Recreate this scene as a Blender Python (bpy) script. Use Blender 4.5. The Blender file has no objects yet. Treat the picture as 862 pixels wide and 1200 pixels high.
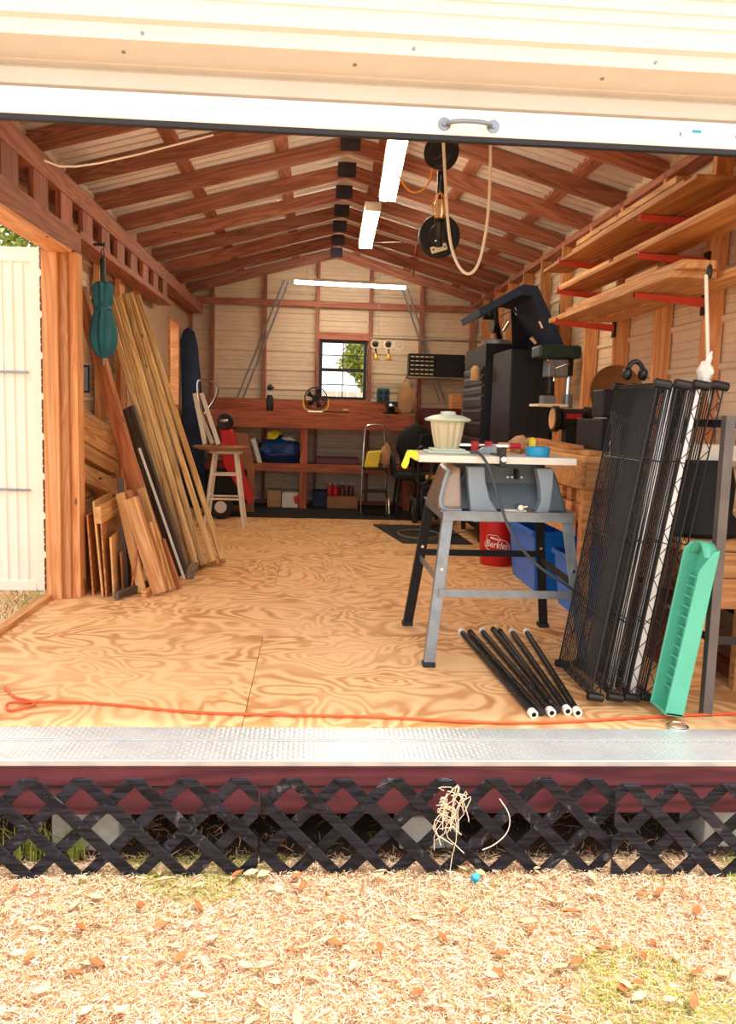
import bpy, math, random
import numpy as np
from mathutils import Vector, Matrix, noise as mnoise
random.seed(7)
C = bpy.context.scene.collection
PI = math.pi
EYE = 1.12
V = Vector

# ------------------------------------------------------------------ camera
CF, CYAW, CPIT, CROL = 970.0, .0657, .1183, .0284
_F = V((math.sin(CYAW)*math.cos(CPIT), math.cos(CYAW)*math.cos(CPIT), -math.sin(CPIT)))
_R = V((math.cos(CYAW), -math.sin(CYAW), 0)); _U = _R.cross(_F)
_c, _s = math.cos(CROL), math.sin(CROL)
cam_d = bpy.data.cameras.new('camera'); cam = bpy.data.objects.new('camera', cam_d); C.objects.link(cam)
_X = _R*_c + _U*_s; _Y = _U*_c - _R*_s
cam.matrix_world = Matrix(((_X.x, _Y.x, -_F.x, 0), (_X.y, _Y.y, -_F.y, 0), (_X.z, _Y.z, -_F.z, EYE), (0, 0, 0, 1)))
cam_d.sensor_fit = 'HORIZONTAL'; cam_d.sensor_width = 36; cam_d.lens = CF*36/862
cam_d.clip_start = .05; cam_d.clip_end = 200
bpy.context.scene.camera = cam

def _ray(u, v):
    a, b = u-431, v-600
    return _F + _R*((_c*a+_s*b)/CF) - _U*((-_s*a+_c*b)/CF)
def aty(u, v, y): d = _ray(u, v); return d*(y/d.y) + V((0, 0, EYE))   # the measured point at depth y
def atz(u, v, z): d = _ray(u, v); return d*((z-EYE)/d.z) + V((0, 0, EYE))
def atx(u, v, x): d = _ray(u, v); return d*(x/d.x) + V((0, 0, EYE))

# ------------------------------------------------------------------ materials
def lin(c):
    return tuple((x/12.92 if x <= .04045 else ((x+.055)/1.055)**2.4) for x in c)
def hexc(h):
    return lin(tuple(int(h[i:i+2], 16)/255 for i in (0, 2, 4))) + (1,)
class NT:
    def __init__(s, name):
        s.m = bpy.data.materials.new(name); s.m.use_nodes = True
        s.t = s.m.node_tree; s.b = s.t.nodes['Principled BSDF']
    def n(s, k, **kw):
        x = s.t.nodes.new(k)
        for a, b in kw.items():
            if a.startswith('_'): setattr(x, a[1:], b)
            else: x.inputs[a.replace('__', ' ')].default_value = b
        return x
    def l(s, a, b): s.t.links.new(a, b)
    def ramp(s, fac, stops, interp='LINEAR'):
        r = s.t.nodes.new('ShaderNodeValToRGB'); r.color_ramp.interpolation = interp
        e = r.color_ramp.elements
        while len(e) < len(stops): e.new(.5)
        for q, (p, c) in zip(e, stops): q.position = p; q.color = c
        s.l(fac, r.inputs[0]); return r.outputs[0]
    def coord(s, scale=(1, 1, 1), rnd=True):
        tc = s.n('ShaderNodeTexCoord'); mp = s.n('ShaderNodeMapping'); mp.inputs['Scale'].default_value = scale
        s.l(tc.outputs['Object'], mp.inputs[0])
        if rnd:
            oi = s.n('ShaderNodeObjectInfo'); mu = s.n('ShaderNodeVectorMath', _operation='SCALE')
            mu.inputs[0].default_value = (37.1, 17.3, 29.7); s.l(oi.outputs['Random'], mu.inputs[3])
            s.l(mu.outputs[0], mp.inputs['Location'])
        return mp.outputs[0]
def plain(name, h, rough=.5, metal=0, var=.12, scale=8, bump=0, bscale=60, coat=0, trans=0, alpha=1, spec=.5, stretch=(1, 1, 1)):
    """a surface colour with soft procedural wear"""
    k = NT(name); c = hexc(h)
    co = k.coord(tuple(scale*q for q in stretch))
    nz = k.n('ShaderNodeTexNoise', Scale=1.0, Detail=5.0, Roughness=.6); k.l(co, nz.inputs['Vector'])
    lo = tuple(max(0, x*(1-var*1.6)) for x in c[:3])+(1,); hi = tuple(min(1, x*(1+var)) for x in c[:3])+(1,)
    k.l(k.ramp(nz.outputs[0], [(.3, lo), (.7, hi)]), k.b.inputs['Base Color'])
    k.b.inputs['Roughness'].default_value = rough; k.b.inputs['Metallic'].default_value = metal
    k.b.inputs['Specular IOR Level'].default_value = spec
    if coat: k.b.inputs['Coat Weight'].default_value = coat
    if trans: k.b.inputs['Transmission Weight'].default_value = trans
    if alpha < 1: k.b.inputs['Alpha'].default_value = alpha
    if bump:
        n2 = k.n('ShaderNodeTexNoise', Scale=bscale/scale, Detail=4.0); k.l(co, n2.inputs['Vector'])
        bp = k.n('ShaderNodeBump', Strength=bump, Distance=.005); k.l(n2.outputs[0], bp.inputs['Height']); k.l(bp.outputs[0], k.b.inputs['Normal'])
    return k.m
def wood(name, light, dark, rough=.6, grain=26, knots=True, lenstretch=.07, vary=.25):
    """planks: grain runs along the object's own x"""
    k = NT(name); co = k.coord((lenstretch*grain, grain, grain))
    n1 = k.n('ShaderNodeTexNoise', Scale=.35, Detail=3.0, Distortion=.8); k.l(co, n1.inputs['Vector'])
    m1 = k.n('ShaderNodeMath', _operation='MULTIPLY'); m1.inputs[1].default_value = 16; k.l(n1.outputs[0], m1.inputs[0])
    m2 = k.n('ShaderNodeMath', _operation='PINGPONG'); m2.inputs[1].default_value = 1; k.l(m1.outputs[0], m2.inputs[0])
    n2 = k.n('ShaderNodeTexNoise', Scale=2.2, Detail=6.0, Roughness=.7); k.l(co, n2.inputs['Vector'])
    mx = k.n('ShaderNodeMath', _operation='MULTIPLY_ADD'); mx.inputs[1].default_value = .55; k.l(m2.outputs[0], mx.inputs[0]); 
    ms = k.n('ShaderNodeMath', _operation='MULTIPLY'); ms.inputs[1].default_value = .6; k.l(n2.outputs[0], ms.inputs[0]); k.l(ms.outputs[0], mx.inputs[2])
    L, D = hexc(light), hexc(dark)
    col = k.ramp(mx.outputs[0], [(.15, L), (.85, D)])
    oi = k.n('ShaderNodeObjectInfo'); hs = k.n('ShaderNodeHueSaturation')
    mr = k.n('ShaderNodeMapRange'); mr.inputs['To Min'].default_value = 1-vary; mr.inputs['To Max'].default_value = 1+vary*.6
    k.l(oi.outputs['Random'], mr.inputs['Value']); k.l(mr.outputs[0], hs.inputs['Value']); k.l(col, hs.inputs['Color'])
    out = hs.outputs[0]
    if knots:
        kc = k.coord((3.2, 9, 9)); vo = k.n('ShaderNodeTexVoronoi', Scale=1.0); k.l(kc, vo.inputs['Vector'])
        f = k.ramp(vo.outputs['Distance'], [(.045, (0, 0, 0, 1)), (.09, (1, 1, 1, 1))])
        mm = k.n('ShaderNodeMix', _data_type='RGBA'); k.l(f, mm.inputs[0]); mm.inputs[6].default_value = tuple(q*.35 for q in D[:3])+(1,)
        k.l(out, mm.inputs[7]); out = mm.outputs[2]
    k.l(out, k.b.inputs['Base Color']); k.b.inputs['Roughness'].default_value = rough
    bp = k.n('ShaderNodeBump', Strength=.15, Distance=.003); k.l(n2.outputs[0], bp.inputs['Height']); k.l(bp.outputs[0], k.b.inputs['Normal'])
    return k.m
def plywood(name, light, dark, freq=15, sc=1.9, rough=.55):
    """rotary-cut plywood: broad swirling contour figure"""
    k = NT(name); co = k.coord((sc, sc*1.15, sc))
    n1 = k.n('ShaderNodeTexNoise', Scale=1.0, Detail=2.6, Roughness=.48, Distortion=.55); k.l(co, n1.inputs['Vector'])
    m1 = k.n('ShaderNodeMath', _operation='MULTIPLY'); m1.inputs[1].default_value = freq; k.l(n1.outputs[0], m1.inputs[0])
    m2 = k.n('ShaderNodeMath', _operation='PINGPONG'); m2.inputs[1].default_value = .5; k.l(m1.outputs[0], m2.inputs[0])
    band = k.ramp(m2.outputs[0], [(.10, (0, 0, 0, 1)), (.2, (.35, .35, .35, 1)), (.34, (.85, .85, .85, 1)), (.5, (1, 1, 1, 1))])
    n2 = k.n('ShaderNodeTexNoise', Scale=30.0, Detail=5.0, Roughness=.8); k.l(co, n2.inputs['Vector'])
    n3 = k.n('ShaderNodeTexNoise', Scale=1.1, Detail=3.0); k.l(co, n3.inputs['Vector'])
    fade = k.ramp(n3.outputs[0], [(.36, (.35, .35, .35, 1)), (.6, (1, 1, 1, 1))])
    mx = k.n('ShaderNodeMix', _data_type='RGBA'); mx.inputs[6].default_value = hexc(dark); mx.inputs[7].default_value = hexc(light)
    pm = k.n('ShaderNodeMath', _operation='SUBTRACT'); pm.inputs[0].default_value = 1; k.l(band, pm.inputs[1])
    pf = k.n('ShaderNodeMath', _operation='MULTIPLY'); k.l(pm.outputs[0], pf.inputs[0]); k.l(fade, pf.inputs[1])
    gr = k.n('ShaderNodeMath', _operation='MULTIPLY_ADD'); gr.inputs[1].default_value = .35; gr.inputs[2].default_value = -.17; k.l(n2.outputs[0], gr.inputs[0])
    ad = k.n('ShaderNodeMath', _operation='ADD'); k.l(pf.outputs[0], ad.inputs[0]); k.l(gr.outputs[0], ad.inputs[1])
    sb = k.n('ShaderNodeMath', _operation='SUBTRACT', _use_clamp=True); sb.inputs[0].default_value = 1; k.l(ad.outputs[0], sb.inputs[1])
    k.l(sb.outputs[0], mx.inputs[0]); k.l(mx.outputs[2], k.b.inputs['Base Color']); k.b.inputs['Roughness'].default_value = rough
    k.b.inputs['Specular IOR Level'].default_value = .3
    return k.m
def emit(name, h, st):
    k = NT(name); k.b.inputs['Base Color'].default_value = hexc(h); k.b.inputs['Emission Color'].default_value = hexc(h); k.b.inputs['Emission Strength'].default_value = st
    return k.m
def leafmat(name, stops, scale=6):
    k = NT(name); tc = k.n('ShaderNodeNewGeometry'); nz = k.n('ShaderNodeTexNoise', Scale=float(scale), Detail=6.0, Roughness=.75); k.l(tc.outputs['Position'], nz.inputs['Vector'])
    k.l(k.ramp(nz.outputs[0], [(p, hexc(c)) for p, c in stops]), k.b.inputs['Base Color']); k.b.inputs['Roughness'].default_value = .8
    k.b.inputs['Specular IOR Level'].default_value = .2
    return k.m
M = {}
M['stud'] = wood('stud wood', 'F2B47C', 'D08850')
M['rafter'] = wood('rafter wood', 'C4826A', '90543F')
M['stained'] = wood('red stained wood', 'C0785C', '8E4E3C', knots=False)
M['pine'] = wood('pine', 'E9B77C', 'C07E45')
M['cedar'] = wood('cedar', 'D98A58', 'A85C34')
M['deck'] = wood('treated deck board', 'EACB90', 'B98A4E')
M['grey_wood'] = wood('weathered board', '6A5A50', '3E322C', knots=False)
M['greyish_wood'] = wood('weathered block', 'A08B74', '6E5C4C', knots=False)
M['bench'] = wood('bench wood', 'BE6840', '86402A')
M['ply'] = plywood('plywood floor', 'F4C490', 'C58850')
M['ply_edge'] = plain('plywood sheet', 'DDA668', .6, var=.15, scale=5, stretch=(.3, 1, 4))
M['ply_brown'] = wood('plywood offcut', 'CF9256', 'A0622F', knots=False, grain=14)
M['white_cut'] = plain('painted end grain', 'F0E2C8', .6)
M['siding_in'] = plain('cream metal siding inner face', 'E2CCB2', .45, var=.05)
M['siding_out'] = plain('cream metal siding', 'DBD2C8', .4, var=.03)
M['panel_in'] = plain('cream wall panel', 'C9A98C', .7, var=.05)
M['curtain'] = plain('cream door curtain', 'D2C8BC', .4, var=.03)
M['white_metal'] = plain('white painted metal', 'F2F1EA', .35, var=.04)
M['doorpanel'] = plain('white door panel', 'F3EEDF', .4, var=.03)
M['rubber'] = plain('black rubber', '23232A', .7)
M['roof'] = plain('galvanised roofing', 'E2D8D4', .35, metal=.25, var=.06)
M['plate_metal'] = plain('truss plate', '4A4A58', .5, metal=.6)
M['tread'] = plain('diamond tread aluminium', 'D0D2D2', .3, metal=.55, var=.06)
M['redboard'] = wood('burgundy stained rim board', '7E3C42', '55232B', knots=False, grain=18)
M['lattice'] = wood('dark stained lattice', '322F38', '09080C', knots=False, grain=40, lenstretch=.1, rough=.7)
M['lattice'].node_tree.nodes['Principled BSDF'].inputs['Specular IOR Level'].default_value = .25
_t = M['lattice'].node_tree; _b = _t.nodes['Principled BSDF']; _src = _b.inputs['Base Color'].links[0].from_socket     # weathered pale scuffs
_g = _t.nodes.new('ShaderNodeNewGeometry'); _n = _t.nodes.new('ShaderNodeTexNoise'); _n.inputs['Scale'].default_value = 9; _n.inputs['Detail'].default_value = 9; _n.inputs['Roughness'].default_value = .75; _n.inputs['Distortion'].default_value = 1.5
_t.links.new(_g.outputs['Position'], _n.inputs['Vector']); _r = _t.nodes.new('ShaderNodeValToRGB'); _r.color_ramp.elements[0].position = .58; _r.color_ramp.elements[1].position = .72; _r.color_ramp.elements[1].color = (.7, .7, .7, 1)
_t.links.new(_n.outputs[0], _r.inputs[0]); _m = _t.nodes.new('ShaderNodeMix'); _m.data_type = 'RGBA'; _t.links.new(_r.outputs[0], _m.inputs[0]); _t.links.new(_src, _m.inputs[6]); _m.inputs[7].default_value = hexc('8E8A8C'); _t.links.new(_m.outputs[2], _b.inputs['Base Color'])
M['steel_dark'] = plain('worn grey steel', '6A6260', .45, metal=.4, var=.15)
M['concrete'] = plain('concrete', 'C8C6BE', .9, var=.15, scale=14, bump=.4, bscale=120)
M['soil'] = plain('dark soil', '5A4030', .95, var=.3, scale=20)
M['steel'] = plain('galvanised steel', '8C949C', .38, metal=.7, var=.12, scale=16)
M['chrome'] = plain('chrome', 'D8D8DC', .15, metal=1, var=.03)
M['brightsteel'] = plain('bright plated steel', 'F2F2F5', .3, metal=.4, var=.04)
M['black'] = plain('black enamel', '0D0D11', .4, var=.2)
M['blackm'] = plain('matte black', '0B0B0E', .7, var=.2)
M['navy'] = plain('dark navy paint', '0A101C', .5, var=.2)
M['darkgreen'] = plain('dark green enamel', '17332F', .35, var=.15)
M['darkred'] = plain('dark red paint', '5A1218', .4, var=.15)
M['red'] = plain('red plastic', 'C4161E', .4, var=.08)
M['orangered'] = plain('orange red bracket paint', 'D0472F', .45, var=.06)
M['blue'] = plain('blue plastic', '0C74E0', .4, var=.08)
M['tarp'] = plain('blue tarp', '123F80', .5, var=.2, bump=.5, bscale=30)
M['teal'] = plain('teal umbrella cloth', '0F6474', .55, var=.15, bump=.3, bscale=40)
M['seagreen'] = plain('sea green plastic', '58B699', .45, var=.05)
M['yellow'] = plain('yellow plastic', 'F2DC2E', .4)
M['brass'] = plain('brass', 'E0B040', .3, metal=.7)
M['white'] = plain('white paint', 'EDE7DC', .5, var=.05)
M['offwhite'] = plain('off white plastic', 'E9DFC8', .5, var=.05)
M['saw_top'] = plain('saw table top', 'E4DED0', .35, var=.04)
M['saw_body'] = plain('grey blue saw body', '8896A2', .4, var=.05)
M['saw_dark'] = plain('dark grey saw front', '46525C', .45, var=.05)
M['amber'] = plain('smoky clear plastic', '9C8470', .15, var=.1, coat=.3)
M['jar'] = plain('frosted ribbed glass', 'E8DCB8', .3, trans=.35, var=.05)
M['jadelid'] = plain('pale green lid', 'D2E0CE', .4, var=.04)
M['tan'] = plain('tan leather', 'C69A70', .7, var=.15, bump=.5, bscale=40)
M['cyan'] = plain('cyan tape', '1E9CD0', .45, var=.04)
M['brown'] = plain('brown varnish', 'A0683C', .4, var=.15)
M['cable'] = plain('grey rubber cable', '3A444C', .5)
M['orangecord'] = plain('orange cord', 'E0602E', .5, var=.04)
M['yellowcord'] = plain('yellow cord', 'F0A830', .5, var=.04)
M['whitecord'] = plain('white hose', 'EADFD0', .5, var=.04)
M['bluedark'] = plain('dark blue fabric', '182C4C', .7, var=.2)
M['paper'] = plain('paper', 'F0ECE4', .8, var=.03)
M['glass'] = None
k = NT('window glass'); k.b.inputs['Transmission Weight'].default_value = 1; k.b.inputs['Roughness'].default_value = 0; k.b.inputs['IOR'].default_value = 1.02; k.b.inputs['Base Color'].default_value = (1, 1, 1, 1); M['glass'] = k.m
M['tube'] = emit('lit fluorescent tube', 'FFF3D2', 26)
M['tube_back'] = emit('lit tube at back', 'FFF3DA', 45)
M['bulb'] = plain('bulb glass', 'E8C4A8', .2, trans=.3)
M['bush'] = leafmat('bush leaves', [(.3, '3C5420'), (.5, '7E9040'), (.7, 'C8C878')], 5)
M['bark'] = plain('bark', '6E5A44', .9, var=.3, bump=.6)

# ------------------------------------------------------------------ mesh helpers
def WM(o):
    m = o.matrix_basis.copy()
    if o.parent: m = WM(o.parent) @ o.matrix_parent_inverse @ m
    return m
def setp(o, parent):
    if parent is not None:
        o.parent = parent; o.matrix_parent_inverse = WM(parent).inverted()
def frame(x, ydir):
    """rotation with local x along x and local y towards ydir"""
    x = V(x).normalized(); z = x.cross(V(ydir))
    if z.length < 1e-6: z = x.cross(V((.3, .5, .8)))
    z.normalize(); y = z.cross(x)
    return Matrix(((x.x, y.x, z.x), (x.y, y.y, z.y), (x.z, y.z, z.z)))
class MB:
    def __init__(s): s.v = []; s.f = []
    def add(s, vs, fs):
        b = len(s.v); s.v += [V(q) for q in vs]; s.f += [tuple(b+i for i in f) for f in fs]; return s
    def box(s, lo, hi, R=None, c=None):
        (a, b, d), (e, f, g) = lo, hi
        vs = [V((x, y, z)) for x in (a, e) for y in (b, f) for z in (d, g)]
        if R is not None: vs = [R @ q + V(c) for q in vs]
        return s.add(vs, [(0, 1, 3, 2), (4, 6, 7, 5), (0, 4, 5, 1), (2, 3, 7, 6), (0, 2, 6, 4), (1, 5, 7, 3)])
    def cbox(s, c, size, R=None):
        h = [q/2 for q in size]
        if R is None: return s.box([c[i]-h[i] for i in range(3)], [c[i]+h[i] for i in range(3)])
        return s.box([-q for q in h], h, R, c)
    def bar(s, A, B, w, t, wdir=(0, 1, 0)):
        A, B = V(A), V(B); R = frame(B-A, wdir); L = (B-A).length
        return s.box((-L/2, -w/2, -t/2), (L/2, w/2, t/2), R, (A+B)/2)
    def cyl(s, A, B, r, r2=None, n=16, cap=True):
        A, B = V(A), V(B); r2 = r if r2 is None else r2; R = frame(B-A, (0.13, 1, .21))
        vs = []
        for p, q in ((A, r), (B, r2)):
            for i in range(n): t = 2*PI*i/n; vs.append(p + R @ V((0, q*math.cos(t), q*math.sin(t))))
        fs = [(i, (i+1) % n, n+(i+1) % n, n+i) for i in range(n)]
        if cap: fs += [tuple(reversed(range(n))), tuple(range(n, 2*n))]
        return s.add(vs, fs)
    def tube(s, pts, r, n=8, smooth=0, closed=False, cap=True):
        P = [V(p) for p in pts]
        for _ in range(smooth):
            Q = []; m = len(P)
            for i in range(m if closed else m-1):
                a, b = P[i], P[(i+1) % m]; Q += [a*.75+b*.25, a*.25+b*.75]
            if not closed: Q = [P[0]]+Q+[P[-1]]
            P = Q
        m = len(P); vs = []; N = None
        for i in range(m):
            if closed: T = (P[(i+1) % m]-P[i-1]).normalized()
            else: T = (P[min(i+1, m-1)]-P[max(i-1, 0)]).normalized()
            if N is None:
                N = T.cross(V((.2, .3, 1)));
                if N.length < 1e-3: N = T.cross(V((1, 0, 0)))
                N.normalize()
            else: N = (N - T*N.dot(T)).normalized()
            Bn = T.cross(N); rr = r[i*len(r)//m] if isinstance(r, (list, tuple)) else r
            for j in range(n): a = 2*PI*j/n; vs.append(P[i]+N*(rr*math.cos(a))+Bn*(rr*math.sin(a)))
        fs = [(i*n+j, i*n+(j+1) % n, ((i+1) % m)*n+(j+1) % n, ((i+1) % m)*n+j) for i in range(m if closed else m-1) for j in range(n)]
        if cap and not closed: fs += [tuple(reversed(range(n))), tuple(range((m-1)*n, m*n))]
        return s.add(vs, fs)
    def lathe(s, prof, c=(0, 0, 0), n=28, R=None, flute=0, nf=0, cap=True):
        vs = []
        for r, z in prof:
            for i in range(n):
                t = 2*PI*i/n; q = r*(1+flute*math.cos(nf*t)) if nf else r
                p = V((q*math.cos(t), q*math.sin(t), z)); p = R @ p if R is not None else p
                vs.append(p+V(c))
        m = len(prof)
        fs = [(i*n+j, i*n+(j+1) % n, (i+1)*n+(j+1) % n, (i+1)*n+j) for i in range(m-1) for j in range(n)]
        if not cap: return s.add(vs, fs)
        if prof[0][0] > 1e-5: fs.append(tuple(reversed(range(n))))
        if prof[-1][0] > 1e-5: fs.append(tuple(range((m-1)*n, m*n)))
        return s.add(vs, fs)
    def prism(s, poly, ext):
        n = len(poly); A = [V(p) for p in poly]; e = V(ext)
        return s.add(A+[p+e for p in A], [tuple(range(n)), tuple(reversed(range(n, 2*n)))]+[(i, n+i, n+(i+1) % n, (i+1) % n) for i in range(n)])
    def blob(s, c, rad, seed=0, amp=.18, n=14, freq=2.0, floor=None):
        vs = []; m = n//2+1
        for i in range(m+1):
            ph = PI*i/m
            for j in range(n):
                t = 2*PI*j/n; d = V((math.sin(ph)*math.cos(t), math.sin(ph)*math.sin(t), math.cos(ph)))
                k = 1+amp*2*mnoise.noise(d*freq+V((seed*3.1, seed, 0)))
                p = V((c[0]+d.x*rad[0]*k, c[1]+d.y*rad[1]*k, c[2]+d.z*rad[2]*k))
                if floor is not None: p.z = max(p.z, floor)
                vs.append(p)
        return s.add(vs, [(i*n+j, (i+1)*n+j, (i+1)*n+(j+1) % n, i*n+(j+1) % n) for i in range(m) for j in range(n)])
    def grid(s, f, nu, nv):
        vs = [f(i/nu, j/nv) for i in range(nu+1) for j in range(nv+1)]
        return s.add(vs, [(i*(nv+1)+j, (i+1)*(nv+1)+j, (i+1)*(nv+1)+j+1, i*(nv+1)+j+1) for i in range(nu) for j in range(nv)])
    def build(s, name, mat, parent=None, smooth=False, bevel=0, seg=1, subsurf=0, solid=0, fixn=True):
        lo = V([min(q[i] for q in s.v) for i in range(3)]); hi = V([max(q[i] for q in s.v) for i in range(3)])
        o0 = V(((lo.x+hi.x)/2, (lo.y+hi.y)/2, lo.z)) if parent is None else (lo+hi)/2
        me = bpy.data.meshes.new(name); me.from_pydata([tuple(q-o0) for q in s.v], [], s.f); me.update()
        if fixn:
            import bmesh
            bm = bmesh.new(); bm.from_mesh(me); bmesh.ops.remove_doubles(bm, verts=bm.verts, dist=1e-6)
            bmesh.ops.recalc_face_normals(bm, faces=bm.faces); bm.to_mesh(me); bm.free()
        ms = mat if isinstance(mat, list) else [mat]
        for q in ms: me.materials.append(M[q] if isinstance(q, str) else q)
        if smooth:
            me.polygons.foreach_set('use_smooth', [True]*len(me.polygons)); me.set_sharp_from_angle(angle=.7)
        o = bpy.data.objects.new(name, me); C.objects.link(o); o.location = o0; setp(o, parent)
        mods(o, bevel, seg, subsurf, solid)
        return o
def mods(o, bevel=0, seg=1, subsurf=0, solid=0):
    if solid: m = o.modifiers.new('solid', 'SOLIDIFY'); m.thickness = solid; m.offset = 0
    if bevel: m = o.modifiers.new('bevel', 'BEVEL'); m.width = bevel; m.segments = seg; m.limit_method = 'ANGLE'; m.angle_limit = .6
    if subsurf: m = o.modifiers.new('sub', 'SUBSURF'); m.levels = subsurf; m.render_levels = subsurf
def beam(name, A, B, w, t, wdir, mat, parent=None, bevel=.002, cut0=0, cut1=0):
    """a plank from A to B (centre line), width w towards wdir, thickness t; own axes so the grain runs along it"""
    A, B = V(A), V(B); R = frame(B-A, wdir); L = (B-A).length
    mb = MB(); mb.box((-L/2, -w/2, -t/2), (L/2, w/2, t/2))
    me = bpy.data.meshes.new(name); me.from_pydata([tuple(q) for q in mb.v], [], mb.f); me.update()
    me.materials.append(M[mat] if isinstance(mat, str) else mat)
    o = bpy.data.objects.new(name, me); C.objects.link(o)
    o.matrix_basis = Matrix.Translation((A+B)/2) @ R.to_4x4(); setp(o, parent)
    if bevel: mods(o, bevel)
    return o
def lean(name, base, top, w, t, wdir, mat, **k):
    """a plank leaning with its lowest corner on the floor under base"""
    base, top = V(base), V(top); R = frame(top-base, wdir)
    y = R @ V((0, 1, 0)); z = R @ V((0, 0, 1))
    drop = abs(y.z)*w/2+abs(z.z)*t/2
    base = base+V((0, 0, drop+.001))
    return beam(name, base, top, w, t, wdir, mat, **k)
def tag(o, label=None, cat=None, group=None, kind=None):
    if label: o['label'] = label
    if cat: o['category'] = cat
    if group: o['group'] = group
    if kind: o['kind'] = kind
    return o
def thing(name, label, cat, loc=(0, 0, 0), group=None):
    o = bpy.data.objects.new(name, None); C.objects.link(o); o.location = loc; o.empty_display_size = .1
    return tag(o, label, cat, group)
def S(o, label=None): o['kind'] = 'structure'; return o
def sroot(name, loc=(0, 0, 0)):
    o = bpy.data.objects.new(name, None); C.objects.link(o); o.location = loc; o.empty_display_size = .1; o['kind'] = 'structure'; return o
def fastmesh(name, co, faces4, mats, matidx=None, smooth=False):
    me = bpy.data.meshes.new(name); n = len(co); f = len(faces4)
    me.vertices.add(n); me.vertices.foreach_set('co', np.asarray(co, np.float32).ravel())
    me.loops.add(f*4); me.loops.foreach_set('vertex_index', np.asarray(faces4, np.int32).ravel())
    me.polygons.add(f); me.polygons.foreach_set('loop_start', np.arange(0, f*4, 4, dtype=np.int32))
    me.polygons.foreach_set('loop_total', np.full(f, 4, np.int32))
    if matidx is not None: me.polygons.foreach_set('material_index', np.asarray(matidx, np.int32))
    if smooth: me.polygons.foreach_set('use_smooth', np.ones(f, bool))
    me.update(calc_edges=True); me.validate()
    for q in mats: me.materials.append(M[q] if isinstance(q, str) else q)
    o = bpy.data.objects.new(name, me); C.objects.link(o); return o

# ------------------------------------------------------------------ THE SETTING
XL, XR, YF, YB, XC = -1.53, 1.93, 2.83, 10.12, .20
ZE, ZR = 2.46, 2.93; GZ = -.36
SL = (ZR-ZE)/(XR-XC)
def roofz(x): return ZR-abs(x-XC)*SL      # underside of the rafters

# floor of plywood sheets on joists
fl = sroot('floor', (0, 6, -.03))
MB().box((XL-.03, YF-.1, -.05), (XR+.03, YB+.05, -.021)).build('subfloor', 'soil', fl)
ys = [2.80, 4.08, 5.30, 6.52, 7.74, 8.96, 10.12]
for i in range(6):
    off = -.24 if i % 2 == 0 else .98
    xs = sorted({XL} | {q for q in (off-2.44, off, off+2.44) if XL < q < XR} | {XR})
    for a, b in zip(xs, xs[1:]):
        MB().box((a+.0015, ys[i]+.0015, -.018), (b-.0015, ys[i+1]-.0015, 0)).build('plywood_sheet', 'ply', fl)
for i in range(12):
    y = 2.9+i*.6
    MB().box((XL, y, -.19), (XR, y+.04, -.05)).build('floor_joist', 'redboard', fl)

# rim board, tread plates at the sill
t = sroot('trim_1', (0, 2.6, -.17))
MB().box((XL-.1, 2.585, -.19), (XR+.1, 2.625, -.012)).build('rim_board', 'redboard', t, bevel=.002)
MB().box((XL-.1, 2.578, -.095), (XR+.1, 2.584, -.092)).build('board_joint', 'rubber', t)
def treadsheet(x0, x1, y0, y1, z, px=.034, py=.017):
    nx, ny = int((x1-x0)/.0042), int((y1-y0)/.0042)
    X, Y = np.meshgrid(np.linspace(x0, x1, nx+1), np.linspace(y0, y1, ny+1), indexing='ij')
    i = np.floor((X-x0)/px*2); j = np.floor((Y-y0)/py)
    cx = x0+(i+.5)*px/2; cy = y0+(j+.5)*py; sg = np.where((i+j) % 2 == 0, 1., -1.)
    u = ((X-cx)+(Y-cy)*sg)/1.414; w = ((Y-cy)-(X-cx)*sg)/1.414
    Z = z+.0028*np.clip(1.3-((u/.0095)**2+(w/.0034)**2), 0, 1)
    co = np.stack([X, Y, Z], -1).reshape(-1, 3)
    a = np.arange(nx)[:, None]*(ny+1)+np.arange(ny)[None]; a = a.ravel()
    return co, np.stack([a, a+ny+1, a+ny+2, a+1], -1)
for (y0, y1, z) in ((2.735, 2.835, .006), (2.572, 2.720, .001)):
    co, f = treadsheet(-1.45, 1.85, y0, y1, z)
    o = fastmesh('tread_plate', co, f, ['tread'], smooth=True); setp(o, t)
    e = MB().box((-1.45, y0, z-.006), (1.85, y1, z-.0005)); e.build('plate_edge', 'tread', o)
MB().box((-1.45, 2.56, -.016), (1.85, 2.574, .004)).build('plate_lip', 'tread', t, bevel=.002)
MB().box((-1.45, 2.722, -.004), (1.85, 2.734, .004)).build('plate_step', 'tread', t)

# side wall siding : horizontally ribbed metal sheets
def siding(axis, pos, a0, a1, z0, z1, name, mat, parent, out=1, period=.2286, topfn=None, amp=.017):
    prof = [(0, 0), (.012, amp), (.032, amp), (.044, 0), (.078, 0), (.084, amp*.35), (.09, 0), (.12, 0), (.126, amp*.35), (.132, 0), (.165, 0), (.171, amp*.35), (.177, 0)]
    zs = []; n = int((z1-z0)/period)+1
    for i in range(n+1):
        for (dz, h) in prof:
            z = z0+i*period+dz
            if z < z1: zs.append((z, h*out))
    zs.append((z1, 0)); mb = MB()
    for i in range(len(zs)-1):
        za, ha = zs[i]; zb, hb = zs[i+1]
        l, r = a0, a1; l2, r2 = a0, a1
        if topfn: l, r = topfn(za, a0, a1); l2, r2 = topfn(zb, a0, a1)
        if r2-l2 < .01 and r-l < .01: break
        if axis == 'x': mb.add([(pos+ha, l, za), (pos+ha, r, za), (pos+hb, r2, zb), (pos+hb, l2, zb)], [(0, 1, 2, 3)])
        else: mb.add([(l, pos+ha, za), (r, pos+ha, za), (r2, pos+hb, zb), (l2, pos+hb, zb)], [(0, 1, 2, 3)])
    return mb.build(name, mat, parent, solid=.002)

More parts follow.
